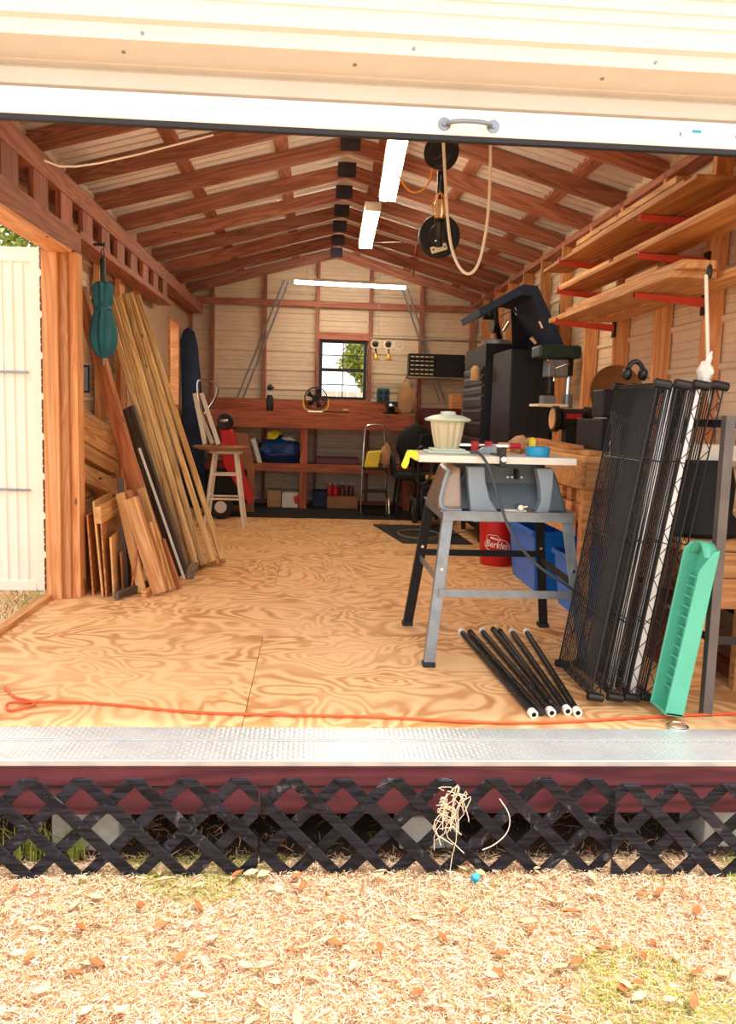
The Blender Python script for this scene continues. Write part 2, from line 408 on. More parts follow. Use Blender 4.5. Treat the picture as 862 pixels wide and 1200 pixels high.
# ---- back wall with its window
WX0, WX1, WZ0, WZ1 = .03, .60, 1.285, 1.985
wb = sroot('wall_back', (0, YB, 0))
SY = YB+.10
def gab(z, a0, a1):
    if z <= ZE: return a0, a1
    h = (ZR+.2-z)/SL; return max(a0, XC-h), min(a1, XC+h)
siding('y', SY, XL-.1, WX0, 0, ZR+.15, 'siding_sheet', 'siding_in', wb, -1, topfn=lambda z, a, b: (gab(z, a, b)[0], b))
siding('y', SY, WX1, XR+.1, 0, ZR+.15, 'siding_sheet', 'siding_in', wb, -1, topfn=lambda z, a, b: (a, gab(z, a, b)[1]))
siding('y', SY, WX0, WX1, 0, WZ0, 'siding_sheet', 'siding_in', wb, -1)
siding('y', SY, WX0, WX1, WZ1, ZR+.08, 'siding_sheet', 'siding_in', wb, -1)
for x in (-1.51, -1.25, -.63, 0, .635, 1.25, 1.87):
    top = roofz(x)+.02
    beam('stud', (x, YB+.045, 0), (x, YB+.045, top), .085, .04, (0, 1, 0), 'stained', wb)
beam('girt', (XL, YB+.02, 2.40), (XR, YB+.02, 2.40), .045, .07, (0, 1, 0), 'stained', wb)
beam('header', (0, YB+.045, WZ1+.05), (.64, YB+.045, WZ1+.05), .08, .09, (0, 1, 0), 'stained', wb)
beam('sill_plate', (0, YB+.045, WZ0-.03), (.64, YB+.045, WZ0-.03), .08, .05, (0, 1, 0), 'stained', wb)
beam('bottom_plate', (XL, YB+.045, .02), (XR, YB+.045, .02), .09, .04, (0, 1, 0), 'stained', wb)
w = sroot('window_1', (.315, SY, WZ0))
fr = MB(); y0, y1 = YB+.06, YB+.10
for a, b in (((WX0, y0, WZ0), (WX0+.035, y1, WZ1)), ((WX1-.035, y0, WZ0), (WX1, y1, WZ1)), ((WX0+.035, y0, WZ0), (WX1-.035, y1, WZ0+.03)), ((WX0+.035, y0, WZ1-.03), (WX1-.035, y1, WZ1))): fr.box(a, b)
zm = (WZ0+WZ1)/2; fr.box((WX0+.035, y0, zm-.02), (WX1-.035, y1, zm+.02))
fr.build('window_frame', 'black', w)
mu = MB(); xm = (WX0+WX1)/2
mu.box((xm-.006, y0+.01, WZ0+.03), (xm+.006, y1-.01, zm-.02)).box((xm-.006, y0+.01, zm+.02), (xm+.006, y1-.01, WZ1-.03))
for zz in ((WZ0+zm)/2, (WZ1+zm)/2):
    mu.box((WX0+.035, y0+.012, zz-.006), (xm-.006, y1-.012, zz+.006)).box((xm+.006, y0+.012, zz-.006), (WX1-.035, y1-.012, zz+.006))
mu.build('muntin_bars', 'black', w)
MB().box((WX0+.03, y0+.02, WZ0+.03), (WX1-.03, y0+.023, WZ1-.03)).build('window_pane', 'glass', w)

# ---- right wall
wr = sroot('wall_right', (XR, 6, 0))
siding('x', XR+.02, YF, YB+.1, 0, ZE+.12, 'siding_sheet', 'siding_in', wr, -1)
sy = 2.95
for y in (3.36, 3.96, 4.54, 5.17, 5.75, 6.4, 7.0, 7.6, 8.2, 8.8, 9.4):
    beam('stud', (XR-.035, y, 0), (XR-.035, y, ZE+.0), .09, .04, (1, 0, 0) if False else (1, 0, 0), 'stud', wr)
beam('top_plate', (XR-.035, YF, ZE-.02), (XR-.035, YB, ZE-.02), .09, .04, (1, 0, 0), 'stained', wr)
beam('bottom_plate', (XR-.035, YF, .02), (XR-.035, YB, .02), .09, .04, (1, 0, 0), 'stained', wr)

# ---- left wall : side doorway, header, plywood panelling, small window
wl = sroot('wall_left', (XL, 6, 0))
DX0, DX1 = -1.50, -1.36
siding('x', XL-.03, YF, 4.86, 2.0, ZE+.12, 'siding_sheet', 'siding_in', wl, 1)
siding('x', XL-.03, 4.86, 8.0, 0, ZE+.12, 'siding_sheet', 'siding_in', wl, 1)
# header over the doorway and on along the lumber bay
beam('lower_beam', (-1.43, YF+.05, 2.03), (-1.43, 4.98, 2.03), .14, .12, (1, 0, 0), 'stained', wl)
beam('head_trim', (-1.43, YF+.05, 1.965), (-1.43, 4.80, 1.965), .135, .02, (1, 0, 0), 'stud', wl)
beam('lower_beam', (-1.43, 4.98, 2.09), (-1.43, 8.0, 2.09), .14, .045, (1, 0, 0), 'stained', wl)
beam('upper_plate', (-1.43, YF+.05, 2.295), (-1.43, YB, 2.295), .14, .11, (1, 0, 0), 'stained', wl)
y = 3.05
while y < 8.0:
    beam('cripple_stud', (-1.38, y, 2.09), (-1.38, y, 2.24), .03, .21, (1, 0, 0), 'stained', wl); y += .42
for (x0, x1, y0, y1, m) in ((-1.53, -1.445, 4.80, 4.85, 'stud'), (-1.445, -1.40, 4.83, 4.90, 'stud'), (-1.40, -1.355, 4.86, 4.98, 'stud')):
    c = ((x0+x1)/2, (y0+y1)/2)
    beam('door_post', (*c, 0), (*c, 1.97), x1-x0, y1-y0, (1, 0, 0), m, wl)
beam('door_sill', (-1.53, 3.0, .004), (-1.53, 4.8, .004), .06, .05, (1, 0, 0), 'pine', wl)
for y in (5.32, 5.95, 6.55, 7.15):
    beam('stud', (-1.505, y, 0), (-1.505, y, 2.3), .04, .15, (1, 0, 0), 'stud', wl)
# plywood skin with small window opening
W2 = (8.75, 9.35, 1.12, 2.05)
for nm, a, b in (('wall_panel', (XL-.03, 6.9, 0), (XL, W2[0], 2.6)), ('wall_panel', (XL-.03, W2[1], 0), (XL, YB+.1, 2.6)), ('wall_panel', (XL-.03, W2[0], 0), (XL, W2[1], W2[2])), ('wall_panel', (XL-.03, W2[0], W2[3]), (XL, W2[1], 2.6))):
    MB().box(a, b).build(nm, 'panel_in', wl)
w = sroot('window_2', (XL, 9.05, W2[2]))
fr = MB()
for a, b in (((XL-.08, W2[0], W2[2]), (XL+.02, W2[0]+.04, W2[3])), ((XL-.08, W2[1]-.04, W2[2]), (XL+.02, W2[1], W2[3])), ((XL-.08, W2[0]+.04, W2[2]), (XL+.02, W2[1]-.04, W2[2]+.04)), ((XL-.08, W2[0]+.04, W2[3]-.04), (XL+.02, W2[1]-.04, W2[3]))): fr.box(a, b)
fr.build('window_frame', 'stud', w, bevel=.002)
MB().box((XL-.06, W2[0]+.03, W2[2]+.03), (XL-.055, W2[1]-.03, W2[3]-.03)).build('window_pane', 'glass', w)

# ---- front wall: piers beside the door opening, gable siding above it
wf = sroot('wall_front', (0, YF, 0))
siding('y', 2.74, XL-.1, -1.15, 0, 2.30, 'siding_sheet', 'siding_out', wf, 1)
siding('y', 2.74, 1.80, XR+.1, 0, 2.30, 'siding_sheet', 'siding_out', wf, 1)
beam('door_stud', (-1.2, 2.86, 0), (-1.2, 2.86, 2.3), .08, .1, (1, 0, 0), 'stud', wf)
beam('door_stud', (1.86, 2.86, 0), (1.86, 2.86, 2.3), .08, .1, (1, 0, 0), 'stud', wf)
def gabf(z, a0, a1):
    h = (ZR+.3-z)/SL; return max(a0, XC-h), min(a1, XC+h)
siding('y', 2.715, XL-.1, XR+.1, 2.275, ZR+.3, 'gable_siding', 'siding_out', wf, -1, topfn=gabf, amp=.014, period=.235)
MB().add([(XL-.1, 2.715, 2.276), (XR+.1, 2.715, 2.276), (XR+.1, 2.715, 2.230), (XL-.1, 2.715, 2.230)], [(0, 1, 2, 3)]).build('drip_face', 'siding_out', wf, solid=.003)
MB().add([(XL-.1, 2.715, 2.230), (XR+.1, 2.715, 2.230), (XR+.1, 2.83, 2.205), (XL-.1, 2.83, 2.205)], [(0, 1, 2, 3)]).build('drip_return', 'siding_out', wf, solid=.003)
for x in (-.62, .1, .9): MB().cyl((x, 2.77, 2.212), (x, 2.77, 2.22), .006, n=8).build('screw', 'steel', wf)
for x in (-.55, .28, 1.05): MB().cyl((x, 2.712, 2.25), (x, 2.708, 2.25), .005, n=8).build('screw', 'steel', wf)
# roof frame
ce = sroot('ceiling', (XC, 6, ZR))
ry = [2.80]+[3.40+.65*i for i in range(10)]+[9.98]
for y in ry:
    for sx in (-1, 1):
        xe = XL-.05 if sx < 0 else XR+.05
        beam('rafter', (XC, y, ZR+.04), (xe, y, ZR+.04-abs(xe-XC)*SL), .105, .04, (0, 0, 1), 'rafter', ce)
    MB().prism([(XC-.07, y-.026, ZR-.01), (XC+.07, y-.026, ZR-.01), (XC+.07, y-.026, ZR+.1), (XC-.07, y-.026, ZR+.1)], (0, .004, 0)).build('truss_plate', 'plate_metal', ce)
for sx in (-1, 1):
    for d in ((.47, 1.11) if sx < 0 else (.24, .83, 1.42)):
        x = XC+sx*d; z = ZR+.110-d*SL
        beam('purlin', (x, YF-.1, z), (x, YB+.1, z), .09, .038, (1, 0, -sx*SL), 'rafter', ce)
    # ribbed roofing, ribs run up the slope
    mb = MB(); y = YF-.1; prof = []
    while y < YB+.1: prof += [(y, 0), (y+.018, -.024), (y+.042, -.024), (y+.06, 0)]; y += .108
    xe = XL-.1 if sx < 0 else XR+.1
    for (ya, ha), (yb, hb) in zip(prof, prof[1:]):
        z0 = ZR+.131; z1 = z0-abs(xe-XC)*SL
        mb.add([(XC, ya, z0+ha), (xe, ya, z1+ha), (xe, yb, z1+hb), (XC, yb, z0+hb)], [(0, 1, 2, 3)])
    mb.build('roofing_sheet', 'roof', ce, solid=.002)
MB().prism([(XC-.12, YF-.15, ZR+.12), (XC, YF-.15, ZR+.162), (XC+.12, YF-.15, ZR+.12), (XC, YF-.15, ZR+.175)], (0, YB-YF+.3, 0)).build('ridge_cap', 'siding_out', ce)

# ---- roll-up door, open: curtain, bottom bar with handle
rd = sroot('door_2', (XC, 2.83, 2.02))
def crib(u, v): pass
mb = MB(); pr = [(2.105, 2.83), (2.112, 2.838), (2.125, 2.842), (2.13, 2.83), (2.175, 2.826), (2.18, 2.842), (2.19, 2.846), (2.2, 2.83), (2.27, 2.828), (2.278, 2.845), (2.3, 2.845)]
for (za, ya), (zb, yb) in zip(pr, pr[1:]): mb.add([(-1.16, ya, za), (1.82, ya, za), (1.82, yb, zb), (-1.16, yb, zb)], [(0, 1, 2, 3)])
mb.build('door_curtain', 'curtain', rd, solid=.002)
MB().box((-1.17, 2.80, 2.028), (1.82, 2.836, 2.098)).build('bottom_bar', 'white_metal', rd, bevel=.003)
MB().box((-1.17, 2.822, 2.100), (1.82, 2.834, 2.116)).build('bar_flange', 'white_metal', rd)
MB().box((-1.17, 2.803, 2.012), (1.82, 2.830, 2.028)).build('bottom_seal', 'rubber', rd)
for x in (-1.02, 1.38): MB().cyl((x, 2.80, 2.07), (x, 2.793, 2.07), .009, n=10).build('bolt', 'steel', rd)
hd = sroot('door_handle', (.5, 2.79, 2.06)); del hd['kind']; setp(hd, rd)
hx = aty(549, 147, 2.80).x; hz = aty(549, 147, 2.80).z
h1 = MB().tube([(hx-.075, 2.80, hz), (hx-.062, 2.775, hz), (hx-.03, 2.762, hz), (hx+.03, 2.762, hz), (hx+.062, 2.775, hz), (hx+.075, 2.80, hz)], .007, n=8, smooth=2)
h1.build('grip', 'steel', hd, smooth=True)
for s_ in (-1, 1):
    q = MB(); q.cyl((hx+s_*.08, 2.80, hz), (hx+s_*.08, 2.796, hz), .021, n=20).cyl((hx+s_*.08, 2.796, hz), (hx+s_*.08, 2.791, hz), .008, n=10)
    q.build('mounting_ear', 'steel', hd, bevel=.001)
st = aty(815, 154, 2.799)
MB().box((st.x-.012, 2.797, st.z-.004), (st.x+.018, 2.7995, st.z+.004)).build('sticker', 'cyan', rd)
lr = aty(797, 157, 2.799)
MB().box((lr.x-.004, 2.7975, lr.z+.002), (lr.x+.004, 2.7995, lr.z+.0035)).box((lr.x-.001, 2.7975, lr.z-.008), (lr.x+.001, 2.7995, lr.z+.002)).build('sticker_mark', 'rubber', rd)
# door track at the opening's side
tr = sroot('trim_2', (-1.13, 2.8, 0))
MB().box((-1.145, 2.80, .0), (-1.112, 2.83, 2.0)).box((-1.145, 2.83, .0), (-1.14, 2.86, 2.0)).build('door_track', 'black', tr, bevel=.001)

# ---- outward-open side door
dr = sroot('door_1', (-1.56, 4.93, .02))
mb = MB(); x0, x1, z0, z1, yd = -2.43, -1.57, .02, 2.0, 4.95
xs = []; x = x0+.05
while x < x1-.08: xs += [(x, 0), (x+.035, 0), (x+.042, -.008), (x+.052, -.008), (x+.059, 0)]; x += .059
xs.append((x1-.05, 0))
for (a, ha), (b, hb) in zip(xs, xs[1:]): mb.add([(a, yd+ha, z0+.05), (b, yd+hb, z0+.05), (b, yd+hb, z1-.05), (a, yd+ha, z1-.05)], [(0, 1, 2, 3)])
mb.build('door_skin', 'doorpanel', dr, solid=.002)
MB().box((x0, yd-.012, z0), (x0+.06, yd+.02, z1)).box((x1-.06, yd-.012, z0), (x1, yd+.02, z1)).box((x0+.06, yd-.012, z0), (x1-.06, yd+.02, z0+.06)).box((x0+.06, yd-.012, z1-.08), (x1-.06, yd+.02, z1)).build('door_frame', 'doorpanel', dr, bevel=.002)
for z in (.62, 1.3): MB().box((x0+.06, yd-.022, z-.006), (x1-.085, yd-.010, z+.006)).build('latch_rod', 'steel', dr)
for z in (.3, 1.0, 1.75): MB().cyl((x1+.006, yd-.02, z-.05), (x1+.006, yd-.02, z+.05), .008, n=8).build('hinge', 'steel', dr)

# ------------------------------------------------------------------ outdoors
rng = np.random.default_rng(5)
def straw_ground():
    k = NT('dry lawn'); tc = k.n('ShaderNodeNewGeometry')
    n1 = k.n('ShaderNodeTexNoise', Scale=2.2, Detail=3.0); n2 = k.n('ShaderNodeTexNoise', Scale=70.0, Detail=8.0, Roughness=.8)
    k.l(tc.outputs['Position'], n1.inputs['Vector']); k.l(tc.outputs['Position'], n2.inputs['Vector'])
    c1 = k.ramp(n2.outputs[0], [(.3, hexc('8A5F42')), (.48, hexc('CFA47C')), (.65, hexc('EED4B2'))])
    c2 = k.ramp(n2.outputs[0], [(.3, hexc('7A6A38')), (.5, hexc('BBA870')), (.7, hexc('EAD9AC'))])
    f = k.ramp(n1.outputs[0], [(.5, (0, 0, 0, 1)), (.68, (1, 1, 1, 1))])
    mx = k.n('ShaderNodeMix', _data_type='RGBA'); k.l(f, mx.inputs[0]); k.l(c1, mx.inputs[6]); k.l(c2, mx.inputs[7])
    k.l(mx.outputs[2], k.b.inputs['Base Color']); k.b.inputs['Roughness'].default_value = .9; k.b.inputs['Specular IOR Level'].default_value = .1
    bp = k.n('ShaderNodeBump', Strength=.8, Distance=.01); k.l(n2.outputs[0], bp.inputs['Height']); k.l(bp.outputs[0], k.b.inputs['Normal'])
    return k.m
M['lawn'] = straw_ground()
def gh(x, y): return GZ+.012*mnoise.noise(V((x*2.3, y*2.3, 0)))+.006*mnoise.noise(V((x*9, y*9, 3)))
mb = MB()
mb.grid(lambda u, v: V((-14+28*(u if True else 0), -4+44*v**1.0, 0)), 2, 2)
mb = MB(); xs_ = [-40, -14, -6, -4]+list(np.arange(-3, 3.6, .1))+[4.5, 7, 14, 40]; ys_ = [-20, -5, 0]+list(np.arange(.6, 3.4, .08))+list(np.arange(3.6, 12, .6))+[14, 20, 35, 70]
vs = [(x, y, gh(x, y)) for x in xs_ for y in ys_]; n = len(ys_)
mb.add(vs, [(i*n+j, (i+1)*n+j, (i+1)*n+j+1, i*n+j+1) for i in range(len(xs_)-1) for j in range(n-1)])
S(mb.build('ground', 'lawn', smooth=True))
M['shade_dirt'] = plain('bare dirt', '3E2C20', .95, var=.3, scale=14, bump=.5, bscale=50)  # bare earth, its brown darkened to paint in the shade under the floor
fast = MB(); fast.grid(lambda u, v: V((-1.7+3.8*u, 2.60+7*v, GZ+.006+.008*mnoise.noise(V((u*20, v*40, 0))))), 40, 60); o = fast.build('ground_shade_dirt', 'shade_dirt', smooth=True); S(o)
M['straw_a'] = leafmat('straw pale', [(.3, 'E6C29C'), (.6, 'FAE6CC')], 30)
M['straw_b'] = leafmat('straw tan', [(.3, 'BC865E'), (.6, 'E8BE94')], 30)
M['straw_c'] = leafmat('straw brown', [(.3, '6E4226'), (.6, 'A8683C')], 30)
M['straw_g'] = leafmat('grass green', [(.3, '6E7A2C'), (.6, 'B8BE5C')], 30)
M['leaf_a'] = leafmat('dead leaf pale', [(.3, 'D8A774'), (.6, 'F0CFA0')], 12)
M['leaf_b'] = leafmat('dead leaf brown', [(.3, '8E5230'), (.6, 'C07A48')], 12)
def blades(name, n, xr, yr, lmin, lmax, wd, lift, mats, probs, zoff=0, green=None):
    x = rng.uniform(*xr, n); y = rng.uniform(*yr, n); a = rng.uniform(0, 2*PI, n); L = rng.uniform(lmin, lmax, n)
    W = wd*rng.uniform(.6, 1.4, n); up = rng.uniform(*lift, n)
    z = np.array([gh(p, q) for p, q in zip(x, y)])+zoff+rng.uniform(0, .012, n)
    dx, dy = np.cos(a), np.sin(a); nx, ny = -dy*W/2, dx*W/2
    P0 = np.stack([x, y, z], -1); mid = P0+np.stack([dx*L*.5, dy*L*.5, up*L*.6], -1)
    bend = rng.uniform(-.3, .3, n)*L
    P2 = P0+np.stack([dx*L-dy*bend, dy*L+dx*bend, up*L*rng.uniform(.3, 1.2, n)], -1)
    N = np.stack([nx, ny, rng.uniform(-.3, .3, n)*W], -1)
    co = np.stack([P0-N, P0+N, mid+N, mid-N, P2+N*.3, P2-N*.3], 1).reshape(-1, 3)
    b = np.arange(n)*6
    f = np.concatenate([np.stack([b, b+1, b+2, b+3], -1), np.stack([b+3, b+2, b+4, b+5], -1)])
    mi = rng.choice(len(mats), n, p=probs)
    if green is not None:
        g = np.array([mnoise.noise(V((p*1.6+4, q*1.6, 7))) for p, q in zip(x, y)])
        mi = np.where((g > green) & (rng.random(n) < .6), len(mats)-1, mi)
    o = fastmesh(name, co, f, mats, np.concatenate([mi, mi])); o['kind'] = 'stuff'; return o
SM = ['straw_a', 'straw_b', 'straw_c', 'straw_g']
o = blades('dry_grass', 70000, (-1.3, 1.75), (1.5, 2.62), .010, .036, .0018, (0, .35), SM, [.50, .27, .17, .06], green=.24)
tag(o, 'dry straw coloured lawn with thin green patches in front of the shed', 'grass')
o = blades('straw_litter', 9000, (-1.5, 1.9), (2.6, 3.6), .02, .07, .003, (0, .6), ['straw_c', 'shade_dirt', 'straw_b', 'straw_g'], [.3, .5, .2, 0])  # half the blades share the darkened earth colour that stands for under-floor shade
tag(o, 'brown straw and twigs lying in the dark under the shed floor', 'straw')
o = blades('side_grass', 5000, (-3.6, -1.75), (4.6, 7.6), .04, .11, .006, (.3, 1.2), SM, [.3, .25, .05, .4])
tag(o, 'yellow green grass seen under the open white side door', 'grass')
def leafcards(name, n, xr, yr, sz, label):
    co = []; f = []; mi = []
    for i in range(n):
        x, y = random.uniform(*xr), random.uniform(*yr); a = random.uniform(0, 2*PI); L = random.uniform(*sz); W = L*random.uniform(.28, .5); z = gh(x, y)+.014+random.uniform(0, .012); c = random.uniform(.1, .5)
        tl = random.uniform(-.3, .3); d = V((math.cos(a), math.sin(a), tl*.5)); p = V((-d.y, d.x, random.uniform(-.3, .3)))
        b = len(co); 
        for s_, w_ in ((0, .05), (.3, .8), (.6, 1), (1, .04)):
            for e in (-1, 0, 1): q = V((x, y, z))+d*(L*s_)+p*(W*.5*w_*e)+V((0, 0, c*L*(.3*abs(e)+.5*s_*(1-s_)))); co.append(tuple(q))
        for k_ in range(3):
            for e in range(2): f.append((b+k_*3+e, b+(k_+1)*3+e, b+(k_+1)*3+e+1, b+k_*3+e+1)); mi.append(i % 2 if i % 3 else 0)
    o = fastmesh(name, co, f, ['leaf_a', 'leaf_b'], mi, True); tag(o, label, 'leaves', kind='stuff'); return o
leafcards('fallen_leaves', 420, (-1.4, 1.9), (1.5, 2.5), (.02, .06), 'dry tan and brown leaves scattered over the lawn')
# green tufts at the lattice foot
def tuft(x, y, n, h, label, grp=None, spread=.05):
    mb = MB()
    for i in range(n):
        a = random.uniform(0, 2*PI); r = random.uniform(0, spread); bx, by = x+r*math.cos(a), y+r*math.sin(a)*.5; L = h*random.uniform(.5, 1.1); b = random.uniform(0, 2*PI); k_ = random.uniform(.2, .9)
        pts = []
        for j in range(4):
            t_ = j/3; pts.append(V((bx+math.cos(b)*L*k_*t_*t_, by+math.sin(b)*L*k_*t_*t_*.5, GZ-.005+L*t_*(1-.35*k_*t_))))
        wv = V((-math.sin(b), math.cos(b), 0))*.0032
        vs = []
        for j, p in enumerate(pts): q = 1-j/3.2; vs += [p-wv*q, p+wv*q]
        mb.add(vs, [(0, 1, 3, 2), (2, 3, 5, 4), (4, 5, 7, 6)])
    o = mb.build('grass_tuft', 'straw_g', fixn=False); return tag(o, label, 'grass tuft', grp)
p = atz(42, 1005, GZ); tuft(p.x, p.y-.02, 70, .20, 'long green grass tuft growing through the lattice by the concrete block, larger of two', spread=.1)
p = atz(92, 1005, GZ); tuft(p.x, p.y-.02, 34, .20, 'small upright green grass tuft in front of the concrete block', spread=.03)

# trees beyond the windows and beyond the open side door
def leaf_cloud(n, c, rad, sz, seed):
    r = np.random.default_rng(seed); d = r.normal(size=(n, 3)); d /= np.linalg.norm(d, axis=1)[:, None]
    k_ = r.uniform(.45, 1, n)**.6; lump = np.array([1+.35*mnoise.noise(V(q)*2.2+V((seed, 0, 0))) for q in d])
    P = d*(k_*lump)[:, None]*np.array(rad)+np.array(c)
    a = r.normal(size=(n, 3)); a /= np.linalg.norm(a, axis=1)[:, None]; b = np.cross(a, r.normal(size=(n, 3))); b /= np.linalg.norm(b, axis=1)[:, None]
    s_ = (sz*r.uniform(.6, 1.4, n))[:, None]
    co = np.stack([P-a*s_-b*s_*.1, P-b*s_*.5, P+a*s_, P+b*s_*.5], 1).reshape(-1, 3)
    q = np.arange(n)*4
    return co, np.stack([q, q+1, q+2, q+3], -1)
def tree(label, base, h, crown_c, rad, n, sz, seed, mat='bush'):
    t_ = thing('tree', label, 'tree', base)
    b = V(base); MB().tube([b, b+V((.1, 0, h*.3)), b+V((-.05, .1, h*.55)), V(crown_c)], .12, n=8, smooth=2).build('trunk', 'bark', t_, smooth=True)
    co, f = leaf_cloud(n, crown_c, rad, sz, seed); o = fastmesh('foliage', co, f, [mat]); setp(o, t_); o['kind'] = 'stuff'
    return t_
tree('leafy tree whose crown fills the upper panes of the back window', (1.7, 15.5, GZ), 2.2, (1.05, 15.5, 2.15), (.62, .6, .55), 5000, .045, 3)
tree('tree showing over the top of the open white side door', (-5.6, 12.5, GZ), 2.2, (-5.3, 12.5, 3.6), (1.5, 1.2, 1.3), 6000, .07, 5)
k = NT('pale board fence'); M['fence'] = plain('pale fence boards', 'CFC4B2', .8)
fe = thing('yard_fence', 'pale board fence seen low through the back window', 'fence', (1, 17, GZ))
for i in range(26): MB().box((-2+i*.22, 17, GZ), (-2+i*.22+.2, 17.03, 1.55)).build('fence_board', 'fence', fe)
MB().box((-2, 17.03, .7), (3.7, 17.07, .8)).build('fence_rail', 'fence', fe)

# concrete blocks carrying the floor
def block(u, v, label, w=.40, h=.19, y0=2.66):
    p = aty(u, v, y0)
    mb = MB().box((p.x-w/2, y0, GZ-.02), (p.x+w/2, y0+.2, GZ+h-.02)); 
    o = mb.build('concrete_block', 'concrete', bevel=.008, seg=2); return tag(o, label, 'concrete block', 'concrete blocks carrying the shed')
block(100, 990, 'grey concrete block under the floor behind the green grass tufts', .22, .215)
block(503, 985, 'grey concrete block under the small wooden pier beside the weed clump', .205, .14)
block(850, 985, 'grey concrete block at the end under the second lattice overlap', .16, .17)
p = aty(503, 940, 2.66)
o = beam('support_pier', (p.x-.005, 2.75, GZ+.12), (p.x-.005, 2.75, -.05), .09, .09, (1, 0, 0), 'pine'); tag(o, 'short wooden pier standing on a concrete block under the floor', 'pier')
# lattice panels: two layers of diagonal slats each
def lattice(xa, xb, phase, label, y=2.515, trimmed=0, ztop=-.035):
    t_ = thing('lattice_panel', label, 'lattice', ((xa+xb)/2, y, GZ), 'lattice skirting panels')
    z0, z1 = GZ-.0, ztop; H_ = z1-z0; P = .163; sw = .0265; th = .008
    for layer, sg in ((0, 1), (1, -1)):
        mb = MB(); yy = y-(.0 if layer else th+.001)
        k0 = int((xa-H_-1)/P)-8
        for i in range(k0, k0+60):
            xt = phase+i*P      # x where the slat's centre meets the top
            # parallelogram, front layer runs down to the right, clipped to [xa,xb]
            poly = [(xt-sw, z1), (xt+sw, z1), (xt+sw+sg*H_, z0), (xt-sw+sg*H_, z0)]
            if layer == 1: pass
            for (lim, side) in ((xa, 1), (xb, -1)):
                out = []; m = len(poly)
                for a in range(m):
                    p_, q_ = poly[a], poly[(a+1) % m]; ip = (p_[0]-lim)*side >= 0; iq = (q_[0]-lim)*side >= 0
                    if ip: out.append(p_)
                    if ip != iq: t0 = (lim-p_[0])/(q_[0]-p_[0]); out.append((lim, p_[1]+t0*(q_[1]-p_[1])))
                poly = out
                if len(poly) < 3: break
            if len(poly) < 3: continue
            jit = random.uniform(-.004, .004)
            # ragged foot
            poly = [(a, (b-random.uniform(0, .012)) if abs(b-z0) < 1e-6 else b+jit*.5) for a, b in poly]
            mb.prism([(a, yy, b) for a, b in poly], (0, th, 0))
        if mb.v: mb.build('front_slats' if layer == 0 else 'rear_slats', 'lattice', t_, bevel=.0012, fixn=True)
    return t_
def lx(u, y=2.51): return aty(u, 918, y).x
ph = lx(34)-.003
lattice(-1.6, lx(303), ph, 'black stained lattice panel from the grass tufts to the first joint')
lattice(lx(305), lx(724), ph, 'black stained lattice panel between the two joints, weed clump caught on it')
lattice(lx(718), 1.95, lx(735), 'black stained lattice panel lapped in front of its neighbour beneath the metal rack', y=2.485, ztop=-.04)

# weed clump, cap, leaf and cord pieces on the lattice
mb = MB(); c = aty(530, 945, 2.48)
for i in range(26):
    a = c+V((random.uniform(-.04, .03), random.uniform(-.015, .01), random.uniform(-.05, .06)))
    mb.tube([a, a+V((random.uniform(-.03, .03), random.uniform(-.01, .01), random.uniform(-.03, .03))), a+V((random.uniform(-.05, .05), 0, random.uniform(-.07, .02))), a+V((random.uniform(-.04, .05), 0, random.uniform(-.13, -.02)))], .0014, n=4, smooth=1)
mb.tube([c, c+V((.02, -.01, -.08)), c+V((-.0, 0, -.2)), V((c.x, 2.46, GZ))], .0015, n=4, smooth=1)
tag(mb.build('weed_clump', 'straw_a', fixn=False), 'dried pale weed clump caught on top of the lattice', 'weed')
p = atz(549, 1016, GZ); p.y = 2.46
tag(MB().cyl((p.x, p.y, GZ+.005), (p.x+.004, p.y-.01, GZ+.03), .013, n=14).build('bottle_cap', 'cyan', bevel=.002), 'small bright blue cap at the foot of the lattice', 'cap')
p = atz(543, 1002, GZ); 
tag(MB().blob((p.x, 2.56, GZ+.03), (.018, .01, .018), 3, .3).build('dead_leaf', 'leaf_b', smooth=True), 'curled orange brown leaf behind the lattice above the blue cap', 'leaf')
A = [aty(u, v, 2.49) for u, v in ((585, 936), (598, 955), (596, 975), (580, 990), (565, 996))]
tag(MB().tube(A, .0018, n=5, smooth=2).build('string_piece', 'whitecord'), 'thin pale string hanging curved over the lattice', 'string')

# ------------------------------------------------------------------ light
wd = bpy.data.worlds.new('world'); bpy.context.scene.world = wd; wd.use_nodes = True
nt = wd.node_tree; bg = nt.nodes['Background']
sky = nt.nodes.new('ShaderNodeTexSky'); sky.sky_type = 'NISHITA'; sky.sun_disc = False; sky.sun_elevation = math.radians(62); sky.sun_rotation = math.radians(150); sky.air_density = 1.0; sky.dust_density = 4; sky.ozone_density = .6
mixn = nt.nodes.new('ShaderNodeMix'); mixn.data_type = 'RGBA'; mixn.inputs[0].default_value = .75; mixn.inputs[7].default_value = (1.0, .97, .93, 1)
sc_ = nt.nodes.new('ShaderNodeVectorMath'); sc_.operation = 'SCALE'; sc_.inputs[3].default_value = .12
nt.links.new(sky.outputs[0], sc_.inputs[0]); nt.links.new(sc_.outputs[0], mixn.inputs[6]); nt.links.new(mixn.outputs[2], bg.inputs[0]); bg.inputs[1].default_value = 1.75
sd = bpy.data.lights.new('sun', 'SUN'); so = bpy.data.objects.new('sun', sd); C.objects.link(so)
sd.energy = 2.8; sd.angle = math.radians(7.0); sd.color = (1, .96, .90)
sdir = V((-.42, .07, -1.0)).normalized()     # light travels down, to the left and slightly into the shed
so.rotation_euler = sdir.to_track_quat('-Z', 'Y').to_euler()
vs_ = bpy.context.scene.view_settings
vs_.view_transform = 'Standard'; vs_.look = 'None'; vs_.exposure = .5; vs_.gamma = 1; vs_.use_curve_mapping = False
